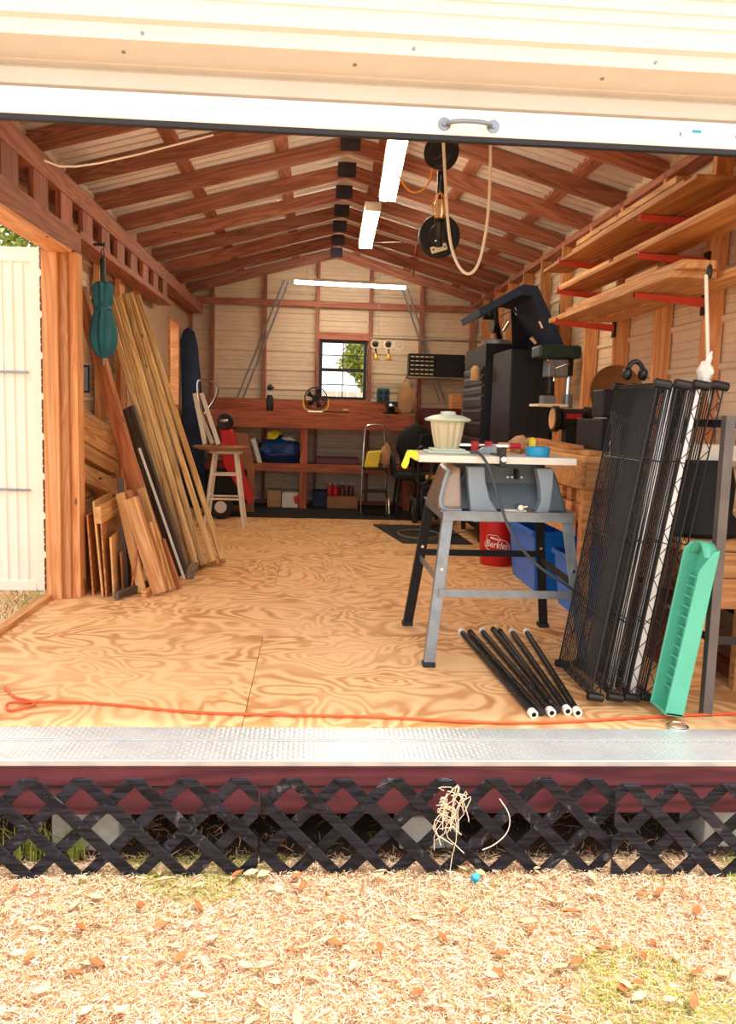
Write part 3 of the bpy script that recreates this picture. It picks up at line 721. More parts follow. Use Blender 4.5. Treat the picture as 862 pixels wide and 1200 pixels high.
cy = bpy.context.scene.cycles; cy.use_denoising = True; cy.max_bounces = 8; cy.diffuse_bounces = 5; cy.transparent_max_bounces = 12; cy.sample_clamp_indirect = 8

# ================================================================== THINGS
def single(mb, name, mat, label, cat, group=None, **k): return tag(mb.build(name, mat, **k), label, cat, group)

# ---- lights and things hanging from the roof
def strip_light(A, B, w, label, tubes='tube'):
    """open strip fixture from A to B with two lit tubes below"""
    A, B = V(A), V(B); d = (B-A).normalized(); sd_ = d.cross(V((0, 0, 1))).normalized(); up = sd_.cross(d)
    t_ = thing('strip_light', label, 'ceiling light', (A+B)/2+up*.02, 'fluorescent strip lights')
    MB().bar(A+up*.025, B+up*.025, w, .03, sd_).build('housing', 'white', t_, bevel=.004)
    for s_ in (-1, 1):
        q = sd_*(s_*w*.25)
        MB().cyl(A+q+d*.02-up*.006, B+q-d*.02-up*.006, w*.19, n=12).build('tube', tubes, t_, smooth=True)
    for P_, e in ((A, 1), (B, -1)):
        MB().bar(P_-d*e*.006+up*.0, P_+d*e*.014+up*.0, w*.95, .05, sd_).build('end_socket', 'white', t_, bevel=.002)
    for P_ in (A+d*.15, B-d*.15):
        MB().tube([P_+up*.04, V((P_.x, P_.y, roofz(P_.x)+.05))], .002, n=5).build('hanging_wire', 'steel', t_)
    return t_
a = atz(470, 130, 2.56); 
strip_light(aty(469, 150, 4.6), aty(454, 232, 5.85), .12, 'lit two tube fluorescent strip nearest the roll-up door')
strip_light(aty(437, 243, 6.1), aty(428, 288, 7.3), .12, 'lit two tube fluorescent strip hung end to end behind the first')
strip_light(aty(343, 330, 9.2), aty(476, 337, 9.2), .07, 'single lit fluorescent strip hung crosswise before the back wall', 'tube_back')
# cord reels
def reel(c, r, label, tilt=0):
    t_ = thing('cord_reel', label, 'cord reel', c, 'cord reels hanging from the roof')
    c = V(c); ax = V((math.sin(tilt), math.cos(tilt), 0))
    MB().cyl(c-ax*.035, c+ax*.035, r, n=28).cyl(c-ax*.045, c+ax*.045, r*.55, n=20).build('drum', 'navy', t_, bevel=.006, seg=2, smooth=True)
    MB().bar(c+V((0, 0, r*.3)), V((c.x, c.y, roofz(c.x)+.03)), .04, .005, (1, 0, 0)).build('bracket', 'black', t_)
    return t_
reel(aty(517, 178, 4.25), .085, 'small black cord reel half hidden above the caged work lamp', .75)
rc = aty(514, 277, 4.75)
reel(rc, .115, 'large black cord reel behind the caged work lamp')
# caged work lamp
lc = aty(515, 245, 4.45)
t_ = thing('work_lamp', 'caged work lamp with black handle hanging bulb up before the reel', 'work lamp', lc)
MB().lathe([(.0, .052), (.022, .045), (.031, .02), (.026, -.02), (.016, -.045)], lc, 20).build('bulb', 'bulb', t_, smooth=True)
mb = MB()
for i in range(6):
    a = PI*i/3; mb.tube([lc+V((math.cos(a)*.02, math.sin(a)*.02, -.05)), lc+V((math.cos(a)*.042, math.sin(a)*.042, 0)), lc+V((math.cos(a)*.034, math.sin(a)*.034, .055)), lc+V((0, 0, .085))], .0025, n=5, smooth=2)
mb.build('cage', 'yellowcord', t_)
MB().lathe([(.026, -.05), (.028, -.07), (.02, -.08), (.018, -.16), (.024, -.165), (.022, -.19), (0, -.195)], lc, 18).build('handle', 'black', t_, smooth=True)
MB().tube([lc+V((0, 0, .085)), lc+V((.0, 0, .11)), V((lc.x+.005, lc.y, 2.36))], .004, n=6).build('hook', 'black', t_)
# tan bracket hanging under the large reel
p = aty(514, 291, 4.55)
t_ = thing('wall_plate_tag', 'pale tan mounting plate dangling under the large black reel', 'mounting plate', p)
MB().box((-.045, -.003, -.018), (.045, .003, .018), Matrix.Rotation(-.32, 3, 'Y'), p).build('metal_plate', 'offwhite', t_, bevel=.003)
for s_ in (-1, 1): MB().cyl(p+V((.03*s_, -.006, .009*s_)), p+V((.03*s_, .0, .009*s_)), .005, n=8).build('plate_screw', 'black', t_)
t0 = [aty(u, v, 4.45) for u, v in ((463, 200), (478, 225), (492, 226), (504, 214), (507, 190), (500, 165))]
single(MB().tube(t0, .005, n=7, smooth=3), 'power_cord', 'yellowcord', 'looping orange yellow cord between strip light and work lamp', 'cord', smooth=True)
t0 = [aty(u, v, 4.0) for u, v in ((516, 20), (518, 140), (521, 200), (524, 260), (530, 300), (545, 324), (560, 315), (570, 270), (574, 220), (575, 140), (573, 20))]
single(MB().tube(t0, .0075, n=8, smooth=3), 'air_hose', 'whitecord', 'long off white hose hanging in a loop before the rafters', 'hose', smooth=True)
t0 = [aty(u, v, 5.2) for u, v in ((433, 285), (470, 284), (488, 287), (484, 325))]
single(MB().tube(t0[:3], .003, n=5).tube(t0[2:], .005, n=6), 'pull_cord', 'darkred', 'thin dark red pull cord dangling below the strip lights', 'cord')
t0 = [aty(u, v, 3.3) for u, v in ((52, 188), (75, 197), (130, 189), (250, 158))]
single(MB().tube(t0, .004, n=6, smooth=1), 'lamp_wire', 'whitecord', 'thin white wire stapled along the rafters by the door', 'wire')

# ---- umbrella on a nail
ub = aty(121, 385, 5.1); ux, uy = ub.x, ub.y
t_ = thing('folded_umbrella', 'folded teal umbrella hanging by its handle from the header', 'umbrella', (ux, uy, 1.38))
def ufold(z, t):
    return 0
prof = [(.0, 1.41), (.018, 1.405), (.045, 1.43), (.068, 1.48), (.074, 1.54), (.064, 1.61), (.048, 1.67), (.042, 1.70), (.052, 1.73), (.05, 1.77), (.056, 1.81), (.05, 1.835), (.022, 1.85)]
MB().lathe(prof, (ux, uy, 0), 32, flute=.16, nf=8).build('canopy', 'teal', t_, smooth=True)
MB().lathe([(.046, 1.675), (.050, 1.682), (.050, 1.70), (.046, 1.708)], (ux, uy, 0), 16).build('strap', 'teal', t_, smooth=True)
MB().cyl((ux, uy, 1.84), (ux, uy, 1.95), .016, n=12).cyl((ux, uy, 1.95), (ux, uy, 1.985), .02, .012, n=12).build('handle', 'darkgreen', t_, smooth=True)
MB().cyl((ux, uy, 1.36), (ux, uy, 1.41), .006, n=8).build('tip', 'steel', t_)
MB().tube([(ux, uy, 1.98), (ux+.012, uy, 2.01), (ux, uy, 2.05), (ux-.01, uy, 2.01), (ux, uy, 1.98)], .003, n=5, smooth=1).build('wrist_loop', 'bluedark', t_)
p = aty(122, 287, 5.0)
single(MB().cyl(p, p+V((-.06, 0, 0)), .008, n=8).cyl(p+V((.006, 0, 0)), p, .018, n=10), 'coat_hook', 'black', 'small black hook screwed in the header above the umbrella', 'hook')

# ---- left bay: racked timber offcuts with cut ends
for i, (z, xx, ye, L) in enumerate(((.775, -1.375, 4.98, .72), (.885, -1.352, 4.98, .70), (.985, -1.345, 5.0, .60), (1.035, -1.352, 5.06, .70), (1.115, -1.37, 4.98, .62))):
    pass
ends = [(91, 552, 24, 'widest bottom timber of the five racked beside the door post'),
        (97, 525, 20, 'second timber from the bottom of the racked five'),
        (98, 506, 17, 'middle timber of the racked five, cut end split'),
        (103, 491, 14, 'second timber from the top of the racked five'),
        (97, 480, 12, 'top timber of the racked five with chipped white end')]
for u, v, hpx, lab in ends:
    a = aty(u, v, 4.99); h = hpx*a.y/970
    k_ = .19
    o = beam('timber_offcut', (-1.415, a.y, a.z), (-1.415, a.y+.95, a.z-k_), h*.9, .07, (0, 0, 1), 'pine', bevel=.003); tag(o, lab, 'timber', 'timbers racked by the door post')
for y in (5.35, 5.55):
    z0 = atx(91, 562, -1.40).z-.02
t_ = thing('rack_bracket', 'black steel bracket carrying the five short racked timbers', 'bracket', (-1.42, 5.35, .7))
zb = atx(91, 552, -1.40).z-24*4.99/970*.5-.008
MB().box((-1.53, 5.40, zb-.012), (-1.37, 5.43, zb)).build('arm', 'black', t_)
MB().box((-1.50, 5.40, zb-.25), (-1.49, 5.43, zb-.012)).build('upright', 'black', t_)
p = aty(97, 444, 5.28)
t_ = thing('small_picture', 'small dark framed picture on a stud above the timbers', 'picture', (p.x, 5.27, p.z))
q = MB(); w2, h2 = .045, .085
q.box((p.x-w2, 5.26, p.z-h2), (p.x+w2, 5.275, p.z+h2)).build('frame', 'black', t_, bevel=.002)
MB().box((p.x-w2+.01, 5.257, p.z-h2+.012), (p.x+w2-.01, 5.2605, p.z+h2-.012)).build('print', 'steel', t_)

# ---- left bay: leaning sheets and boards (base pixel -> floor point; top -> point near the left wall)
def LB(name, bu, bv, tu, tv, xt, w, t, wdir, mat, label, grp=None, cat='board', yb=None):
    b = atz(bu, bv, 0)
    if yb is not None: b = aty(bu, bv, yb); b.z = 0
    tp = atx(tu, tv, xt); o = lean(name, b, tp, w, t, wdir, mat); return tag(o, label, cat, grp)
def LB2(name, bu, bv, tu, tv, yb, yt, w, t, wdir, mat, label, grp=None, cat='board'):
    b = aty(bu, bv, yb); b.z = 0; o = lean(name, b, aty(tu, tv, yt), w, t, wdir, mat); return tag(o, label, cat, grp)
G1 = 'boards leaning in the bay by the side door'
# upright plywood sheets, edges to the door
sheets = [(97, 698, 88, 612, .55, 'ply_brown', 'plywood offcut standing on edge nearest the door post', .012),
          (108, 698, 101, 604, .50, 'ply_brown', 'thin plywood offcut, second from the door post', .010),
          (119, 700, 108, 588, .62, 'ply_edge', 'tall plywood sheet standing third from the door post', .012),
          (123.5, 700, 116, 596, .60, 'ply_brown', 'plywood sheet pressed against the tall third sheet', .010),
          (132, 700, 128, 630, .40, 'ply_edge', 'low pale plywood sheet in front of the tall white topped board', .012),
          (143, 696, 140, 648, .34, 'ply_brown', 'short narrow plywood scrap between two leaning sheets', .01),
          (152, 696, 160, 636, .40, 'cedar', 'reddish plywood scrap tipped the other way beside the dark post', .012)]
for u, v, tu, tv, dep, m, lab, th in sheets:
    b = atz(u, v, 0); top = aty(tu, tv, b.y)
    mb = MB(); e = V((top.x-b.x, 0, top.z)).normalized(); nrm = V((e.z, 0, -e.x))*th
    ang = V((-.06, .99, 0))*dep
    A0 = V((b.x, b.y, .001)); B0 = A0+e*top.z/e.z
    o = mb.prism([A0, B0, B0+ang*.9, A0+ang], nrm).build('plywood_offcut', m, bevel=.001); tag(o, lab, 'plywood offcut', 'plywood offcuts standing by the door post')
# short board on its long edge, white painted end, lying over sheets
a = atx(119, 592, -1.22); 
o = beam('painted_board', aty(115, 604, 4.86), aty(150, 585, 5.45), .10, .035, (0, .2, 1), 'pine'); tag(o, 'short board with white painted end lying over the standing sheets', 'board')
LB2('dark_post', 148, 690, 141, 560, 5.06, 5.12, .035, .03, (1, 0, 0), 'grey_wood', 'thin dark vertical pole standing between the sheets and the short boards', cat='pole')
LB2('short_board', 166, 676, 141, 578, 4.98, 5.08, .06, .02, (1, -.5, 0), 'ply_edge', 'short pale board leaning, slim edge outermost beside the broad short plank', G1)
LB2('short_board', 188, 694, 153, 584, 4.93, 5.02, .095, .03, (1, -.35, 0), 'pine', 'broad short plank leaning frontmost in the bay', G1)
LB2('short_board', 182, 650, 150, 575, 5.02, 5.10, .05, .03, (1, -.5, 0), 'cedar', 'reddish stub of a plank just behind the broad front plank', G1)
LB2('short_board', 200, 690, 165, 572, 5.10, 5.18, .055, .02, (1, -.5, 0), 'ply_edge', 'thin pale short plank leaning against the tall reddish board', G1)
LB2('short_board', 197, 686, 174, 612, 5.05, 5.11, .04, .03, (1, -.5, 0), 'pine', 'short plank with pale edge between the broad plank and the reddish stub', G1)
LB2('short_board', 210, 684, 190, 632, 5.12, 5.16, .035, .02, (1, -.5, 0), 'cedar', 'shortest reddish plank stub at the foot of the tall board', G1)
LB2('short_board', 182, 660, 146, 530, 5.3, 5.42, .075, .03, (1, -.5, 0), 'cedar', 'reddish short plank whose top shows above the other short ones', G1)
LB2('tall_plank', 193, 678, 93, 338, 5.24, 5.20, .085, .038, (1, -.45, 0), 'cedar', 'tall reddish plank leaning behind the umbrella up to the header', G1)
LB2('weathered_plank', 213, 672, 150, 478, 5.45, 5.75, .10, .03, (1, -.5, 0), 'grey_wood', 'dark weathered plank leaning beside the thin white strip', G1)
LB2('white_strip', 216, 650, 163, 525, 5.42, 5.52, .016, .01, (1, 0, 0), 'white', 'thin white trim strip leaning on the dark weathered plank', cat='trim strip')
G2 = 'long treated boards leaning against the left wall'
lo = [(212, 664, 124, 352, 'first of the long yellow boards, counted from the umbrella'),
      (221, 664, 131, 350, 'second of the long yellow boards from the umbrella'),
      (230, 667, 139, 350, 'third long yellow board, its top under the lumber header'),
      (238, 667, 147, 348, 'fourth long yellow board with a rounded top'),
      (250, 664, 153, 347, 'fifth long yellow board, fuller width showing at the floor'),
      (261, 663, 162, 350, 'outermost long yellow board reaching farthest into the floor')]
for i, (bu, bv, tu, tv, lab) in enumerate(lo):
    b = atz(bu, bv, 0); tp = atx(tu, tv, -1.42)
    o = lean('long_board', b, tp, .13, .042, (.16, -.98, .1), 'deck', bevel=.006); tag(o, lab, 'board', G2)
a = atz(222, 674, .03); b = atz(232, 656, .035)
o = beam('wood_scrap', a, b, .05, .06, (1, 0, 0), 'greyish_wood', bevel=.004); tag(o, 'weathered grey block lying on the floor at the plank feet', 'wood block')
a = atz(136, 698, .03); o = beam('wood_scrap', a, a+V((.12, .35, 0)), .035, .04, (1, 0, 0), 'grey_wood', bevel=.003); tag(o, 'dark short stick lying on the floor under the leaning sheets', 'wood block')
a = atz(168, 696, .022); o = beam('wood_scrap', a, a+V((.05, .25, 0)), .03, .04, (1, 0, 0), 'pine', bevel=.003); tag(o, 'small pale block with sawn end on the floor by the front plank', 'wood block')

# ---- table saw on its stand
SX0, SX1, SYF, SYB = .452, 1.158, 3.60, 4.08
t_ = thing('table_saw', 'grey portable table saw on splayed steel legs, cream top', 'table saw', (.85, 3.85, 0))
ZT = .948
top = MB().box((SX0, SYF, ZT-.032), (SX1, SYB, ZT)).build('table_top', 'saw_top', t_, bevel=.004, seg=2)
# body: tapered hollow moulding
def ring(x0, x1, y0, y1, z): return [V((x0, y0, z)), V((x1, y0, z)), V((x1, y1, z)), V((x0, y1, z))]
mb = MB(); r = ring(.60, 1.13, 3.70, 4.16, .70)+ring(.66, 1.08, 3.76, 4.06, .82)+ring(.70, 1.06, 3.76, 4.04, ZT-.034)
mb.add(r, [(i, (i+1) % 4, 4+(i+1) % 4, 4+i) for i in range(4)]+[(4+i, 4+(i+1) % 4, 8+(i+1) % 4, 8+i) for i in range(4)]+[(3, 2, 1, 0), (8, 9, 10, 11)])
mb.build('body', 'saw_dark', t_, bevel=.012, seg=3)
yf = 3.66
def fr3(u, v, y=yf): return aty(u, v, y)
L_ = [(548, 547), (570, 547), (576, 575), (588, 600), (643, 601), (636, 575), (628, 548)]
# U shaped front frame with swept pillars
out_ = [(548, 547), (549, 570), (551, 592), (554, 612), (640, 612), (645, 592), (648, 570), (649, 549)]
inn_ = [(629, 549), (633, 570), (634, 588), (628, 601), (584, 601), (574, 585), (569, 565), (568, 547)]
P_ = [fr3(u, v) for u, v in out_]+[fr3(u, v) for u, v in inn_]
mb = MB(); mb.prism(P_, (0, .07, 0)); mb.build('front_moulding', 'saw_body', t_, bevel=.006, seg=2)
# side wing housing seen from the left: smoky moulded panel
mb = MB()
wing = [V((.655, 3.68, ZT-.05)), V((.60, 3.68, ZT-.075)), V((.555, 3.66, .70)), V((.665, 3.66, .70))]
wingb = [V((.655, 4.05, ZT-.04)), V((.615, 4.08, ZT-.06)), V((.56, 4.14, .70)), V((.665, 4.14, .70))]
mb.add(wing+wingb, [(0, 1, 2, 3), (7, 6, 5, 4), (0, 4, 5, 1), (1, 5, 6, 2), (2, 6, 7, 3), (3, 7, 4, 0)]).build('dust_hood', 'amber', t_, bevel=.02, seg=3)
mb = MB()
for s_ in ((.60, ZT-.07, .553, .70),): mb.tube([(s_[0], 3.675, s_[1]), (.585, 3.665, .85), (s_[2], 3.655, s_[3]), (.66, 3.655, .70)], .009, n=8, smooth=2)
mb.build('hood_rim', 'saw_body', t_, smooth=True)
mb = MB(); mb.add([V((1.07, 3.68, ZT-.05)), V((1.09, 3.68, ZT-.08)), V((1.145, 3.66, .70)), V((1.06, 3.66, .70)), V((1.07, 4.05, ZT-.05)), V((1.09, 4.05, ZT-.08)), V((1.15, 4.14, .70)), V((1.06, 4.14, .70))],
    [(0, 1, 2, 3), (7, 6, 5, 4), (0, 4, 5, 1), (1, 5, 6, 2), (2, 6, 7, 3), (3, 7, 4, 0)]).build('side_housing', 'saw_dark', t_, bevel=.01, seg=2)
p = fr3(604, 552, 3.74)
MB().box((p.x-.005, 3.69, p.z-.035), (p.x+.005, 3.76, p.z+.01)).build('height_slot', 'blackm', t_)
for u in (594, 599, 604, 610): q = fr3(u, 559, 3.75); MB().cyl((q.x, 3.735, q.z), (q.x, 3.75, q.z), .005, n=8).build('panel_screw', 'white_metal', t_)
p = fr3(601, 598, 3.70); MB().box((p.x-.045, 3.655, p.z-.012), (p.x+.05, 3.75, p.z+.006)).build('rating_sticker', 'paper', t_)
p = fr3(608, 594, 3.67); MB().cyl((p.x, 3.64, p.z), (p.x, 3.70, p.z), .012, n=10).bar((p.x, 3.645, p.z), (p.x+.03, 3.645, p.z+.006), .01, .006).build('tilt_handle', 'chrome', t_)
# fence rail and clamp
p = fr3(589, 535, 3.59)
MB().box((p.x-.012, 3.575, ZT-.045), (p.x+.012, SYB+.02, ZT+.008)).box((p.x-.012, 3.575, ZT+.0), (p.x+.012, 3.66, ZT+.04)).build('rip_fence', 'black', t_, bevel=.003)
MB().cyl((p.x, 3.568, ZT-.01), (p.x, 3.58, ZT-.01), .012, n=12).build('fence_knob', 'chrome', t_)
# stand
zr = .68
fl_, fr_, bl_, br_ = V((.60, 3.63, .70)), V((1.13, 3.63, .70)), V((.60, 4.20, .70)), V((1.16, 4.20, .70))
ffl, ffr, fbl, fbr = V((.528, 3.575, 0)), V((1.235, 3.56, 0)), V((.512, 4.30, 0)), V((1.25, 4.30, 0))
def rail(nm, A, B, h, m, yoff=0):
    MB().bar(A, B, h, .006, (0, 0, 1)).bar(A+V((0, 0, h/2)), B+V((0, 0, h/2)), .03, .004, (B-A).cross(V((0, 0, 1)))).build(nm, m, t_)
rail('top_rail', V((.575, 3.615, zr)), V((1.155, 3.615, zr)), .042, 'steel'); rail('top_rail', V((.575, 4.21, zr)), V((1.17, 4.21, zr)), .042, 'blackm')
rail('top_rail', V((.575, 3.615, zr)), V((.575, 4.21, zr)), .042, 'steel'); rail('top_rail', V((1.16, 3.615, zr)), V((1.17, 4.21, zr)), .042, 'steel')
for A, B, m, s_ in ((fl_, ffl, 'steel', -1), (fr_, ffr, 'steel', 1), (bl_, fbl, 'blackm', -1), (br_, fbr, 'blackm', 1)):
    d = (B-A).normalized(); A2 = A+V((s_*-.0, 0, 0))
    lg = MB(); lg.bar(A2, B, .048, .004, (1, 0, 0)).bar(A2+V((s_*.022, .02, 0)), B+V((s_*.022, .02, 0)), .044, .004, (0, 1, 0))
    lo_ = lg.build('leg', m, t_, bevel=.001)
    MB().box((B.x-.028, B.y-.012, 0), (B.x+.028, B.y+.045, .022)).build('rubber_foot', 'rubber', lo_, bevel=.003)
    for q in (.03, .37):
        c_ = A2.lerp(B, q); MB().cyl(c_+V((0, -.008, 0)), c_+V((0, -.001, 0)), .008, n=8).build('bolt', 'chrome', lo_)
def lerpz(A, B, z): return A.lerp(B, (A.z-z)/(A.z-B.z))
zb_ = .335
MB().bar(lerpz(fl_, ffl, zb_)+V((0, -.01, 0)), lerpz(fr_, ffr, zb_)+V((0, -.01, 0)), .036, .004, (0, 0, 1)).build('cross_brace', 'steel', t_)
MB().bar(lerpz(bl_, fbl, .41), lerpz(br_, fbr, .41), .034, .004, (0, 0, 1)).build('cross_brace', 'blackm', t_)
MB().bar(lerpz(fl_, ffl, .38), lerpz(bl_, fbl, .38), .034, .004, (0, 0, 1)).build('cross_brace', 'steel', t_)
MB().bar(lerpz(fr_, ffr, .38), lerpz(br_, fbr, .38), .034, .004, (0, 0, 1)).build('cross_brace', 'blackm', t_)
pts = [fr3(552, 524, 3.70), fr3(562, 530, 3.575), fr3(575, 550, 3.55), fr3(585, 590, 3.53), fr3(600, 630, 3.50), fr3(630, 665, 3.5), fr3(668, 688, 3.5), fr3(700, 715, 3.7)]
pts[0].z = ZT+.012; pts.append(V((1.38, 4.0, .2))); pts.append(V((1.36, 4.15, .008)))
MB().tube(pts, .0065, n=8, smooth=3).build('power_cord', 'cable', t_, smooth=True)
# things lying on the saw
p = aty(472, 535, 3.57)
pg = [(488, 528), (480, 527), (476, 530), (473, 538), (470, 545), (472, 549), (476, 549), (479, 543), (480, 536), (484, 536), (487, 540), (490, 538), (490, 531)]
o = single(MB().prism([aty(u, v, 3.588) for u, v in pg], (0, .012, 0)), 'push_stick', 'yellow', 'yellow push stick hanging on the saw table corner', 'push stick', bevel=.002)
fc = aty(524, 505, 3.82); fx, fy = fc.x, fc.y; zt = ZT+.001
t_ = thing('glass_lantern', 'ribbed frosted jar with pale green brimmed lid on the saw table', 'lantern', (fx, fy, zt))
mb = MB(); mb.box((fx-.10, fy-.09, zt), (fx+.10, fy+.09, zt+.012)); mb.build('base_plate', 'jadelid', t_, bevel=.004)
MB().box((fx-.075, fy-.075, zt+.0125), (fx+.075, fy+.075, zt+.022)).build('base_step', 'jadelid', t_, bevel=.003)
MB().lathe([(.052, zt+.022), (.058, zt+.04), (.068, zt+.09), (.076, zt+.145), (.074, zt+.15)], (fx, fy, 0), 64, flute=.06, nf=14).build('jar', 'jar', t_, smooth=True)
MB().lathe([(.06, zt+.146), (.098, zt+.146), (.108, zt+.152), (.105, zt+.158), (.07, zt+.172), (.035, zt+.178), (.034, zt+.19), (.0, zt+.193)], (fx, fy, 0), 40).build('lid', 'jadelid', t_, smooth=True)
tc_ = aty(630, 525, 3.72)
single(MB().lathe([(.026, ZT+.001), (.052, ZT+.001), (.053, ZT+.004), (.053, ZT+.040), (.050, ZT+.044), (.026, ZT+.044), (.026, ZT+.001)], (tc_.x, 3.72, 0), 32), 'tape_roll', 'cyan', 'roll of bright blue tape on the saw table', 'tape', smooth=True)
p = aty(624, 516, 3.86)
single(MB().box((p.x-.014, 3.85, ZT+.001), (p.x+.014, 3.88, ZT+.075)).box((p.x-.01, 3.855, ZT+.075), (p.x+.01, 3.875, ZT+.082)), 'glue_bottle', 'yellow', 'small yellow bottle standing behind the blue tape', 'bottle', bevel=.003)
a, b = aty(540, 514, 3.9), aty(600, 518, 3.9); a.z = b.z = ZT+.038
t_ = thing('bar_clamp', 'bar clamp with red jaws lying on the saw table', 'clamp', (a.x, a.y, ZT))
MB().bar(a-V((.03, 0, 0)), b+V((.02, 0, 0)), .012, .006, (0, 0, 1)).build('bar', 'chrome', t_)
for q in (.28, .55): c_ = a.lerp(b, q); MB().box((c_.x-.02, c_.y-.014, ZT+.001), (c_.x+.015, c_.y+.014, ZT+.058)).build('jaw', 'red', t_, bevel=.004)
MB().cyl(b+V((-.01, 0, 0)), b+V((.04, 0, 0)), .014, n=10).build('handle', 'red', t_, smooth=True)
a = aty(563, 526, 3.72)
single(MB().prism([(a.x-.02, 3.80, ZT+.001), (a.x+.09, 3.80, ZT+.001), (a.x+.09, 3.80, ZT+.045), (a.x+.03, 3.80, ZT+.03)], (0, .05, 0)), 'steel_wedge', 'steel', 'dull grey metal guide lying between jar and black fence', 'guide', bevel=.002)
gl = aty(610, 512, 4.0)
t_ = thing('work_glove', 'crumpled tan leather glove on the saw table behind the tape', 'glove', (gl.x, 4.0, ZT))
MB().blob((gl.x-.01, 3.99, ZT+.042), (.05, .045, .042), 2, .2, floor=ZT+.001).build('palm', 'tan', t_, smooth=True)
for i in range(4):
    MB().tube([(gl.x+.01+.0*i, 3.965+.02*i, ZT+.06), (gl.x+.05, 3.96+.02*i, ZT+.055-.004*i), (gl.x+.08+.006*i, 3.955+.02*i, ZT+.035)], [.013, .012, .011, .009], n=8, smooth=1).build('finger', 'tan', t_, smooth=True)
MB().tube([(gl.x-.03, 3.95, ZT+.05), (gl.x-.04, 3.93, ZT+.03), (gl.x-.02, 3.92, ZT+.015)], [.014, .012, .01], n=8, smooth=1).build('thumb', 'tan', t_, smooth=True)

# ---- red bucket with lettering
bx_, by_ = 1.10, 5.0; bx_ = aty(581, 640, 5.0).x; zb0 = 0
t_ = thing('bucket', 'red bucket lettered in white under the table saw', 'bucket', (bx_, by_, 0))
r0, r1, hb = .098, .115, .30
yb_ = atz(580, 661, 0).y
by_ = 6.2; bx_ = aty(582, 640, by_).x; t_.location = (bx_, by_, 0)
sc2 = by_/5.0; r0, r1, hb = .125, .142, .38
MB().lathe([(r0-.004, .0), (r0, .006), (r1, hb-.05), (r1+.008, hb-.045), (r1+.008, hb-.03), (r1, hb-.028), (r1+.002, hb-.004), (r1+.009, hb), (r1-.004, hb), (r1-.006, hb-.05), (r0-.006, .008), (0, .008)], (bx_, by_, 0), 48).build('pail', 'red', t_, smooth=True)
def on_bucket(x, z, off=.0015):      # x along the wall from the middle of the label, z height
    r = r0+(r1-r0)*z/hb+off; vd = math.atan2(-by_, -bx_)+.02
    a = vd + x/r; return V((bx_+r*math.cos(a), by_+r*math.sin(a), z))
def text_mesh(body, size, name, mat, mapf, parent, shear=0, bold=.0):
    cu = bpy.data.curves.new(name, 'FONT'); cu.body = body; cu.size = size; cu.align_x = 'CENTER'; cu.shear = shear; cu.offset = bold; cu.resolution_u = 3
    ob = bpy.data.objects.new(name, cu); C.objects.link(ob); bpy.context.view_layer.update()
    me = bpy.data.meshes.new_from_object(ob.evaluated_get(bpy.context.evaluated_depsgraph_get())); bpy.data.objects.remove(ob); bpy.data.curves.remove(cu)
    vs = [mapf(q.co.x, q.co.y) for q in me.vertices]; o0 = WM(parent).translation.copy()
    for q, p_ in zip(me.vertices, vs): q.co = p_-o0
    me.materials.clear(); me.materials.append(M[mat]); me.name = name
    o = bpy.data.objects.new(name, me); C.objects.link(o); o.location = o0; setp(o, parent)
    m = o.modifiers.new('solid', 'SOLIDIFY'); m.thickness = .0012; m.offset = 0; return o
M['red_white'] = plain('white print', 'F6E6E4', .5, var=.02)
zc = aty(581, 646, by_-.11).z; zc = .155
text_mesh('Berkley', .072, 'lettering', 'red_white', lambda x, y: on_bucket(x*.82-.004, zc-.012-x*.10+y*1.05), t_, .25, .0016)
MB().prism([on_bucket(x, zc+z, .0012) for x, z in ((-.058, .060), (-.030, .055), (.0, .047), (.022, .040), (.026, .050), (.0, .058), (-.030, .068), (-.055, .074))], V((-bx_, -by_, 0)).normalized()*.001).build('small_mark', 'red_white', t_)
mb = MB(); el = []
for i in range(36):
    a = 2*PI*i/36
    if .9 < a < 2.4: continue
    el.append(on_bucket(.102*math.cos(a), zc+.004-.010*math.cos(a)+.050*math.sin(a), .002))
el = el[5:]+el[:5] if False else el
k0 = sum(1 for i in range(36) if 2*PI*i/36 <= .9)
mb.tube(el[k0:]+el[:k0], .0028, n=5)
mb.tube([on_bucket(x, zc+z, .002) for x, z in ((-.085, .045), (-.09, .075), (-.06, .09), (-.03, .082), (-.01, .088), (.01, .068), (.03, .05), (.06, .045), (.08, .028))], .0026, n=5, smooth=1)
mb.build('fish_outline', 'red_white', t_)
MB().tube([(bx_-r1-.01, by_, hb-.04), (bx_-.07, by_-.13*sc2*.9, hb-.12), (bx_, by_-.14*sc2*.9, hb-.13), (bx_+.07, by_-.13*sc2*.9, hb-.12), (bx_+r1+.01, by_, hb-.04)], .003, n=6, smooth=2)
MB().tube([(bx_-r1-.01, by_, hb-.04), (bx_-.09, by_+.10, hb-.09), (bx_, by_+.16, hb-.11), (bx_+.09, by_+.10, hb-.09), (bx_+r1+.01, by_, hb-.04)], .003, n=6, smooth=2).build('bail_handle', 'steel', t_, smooth=True)

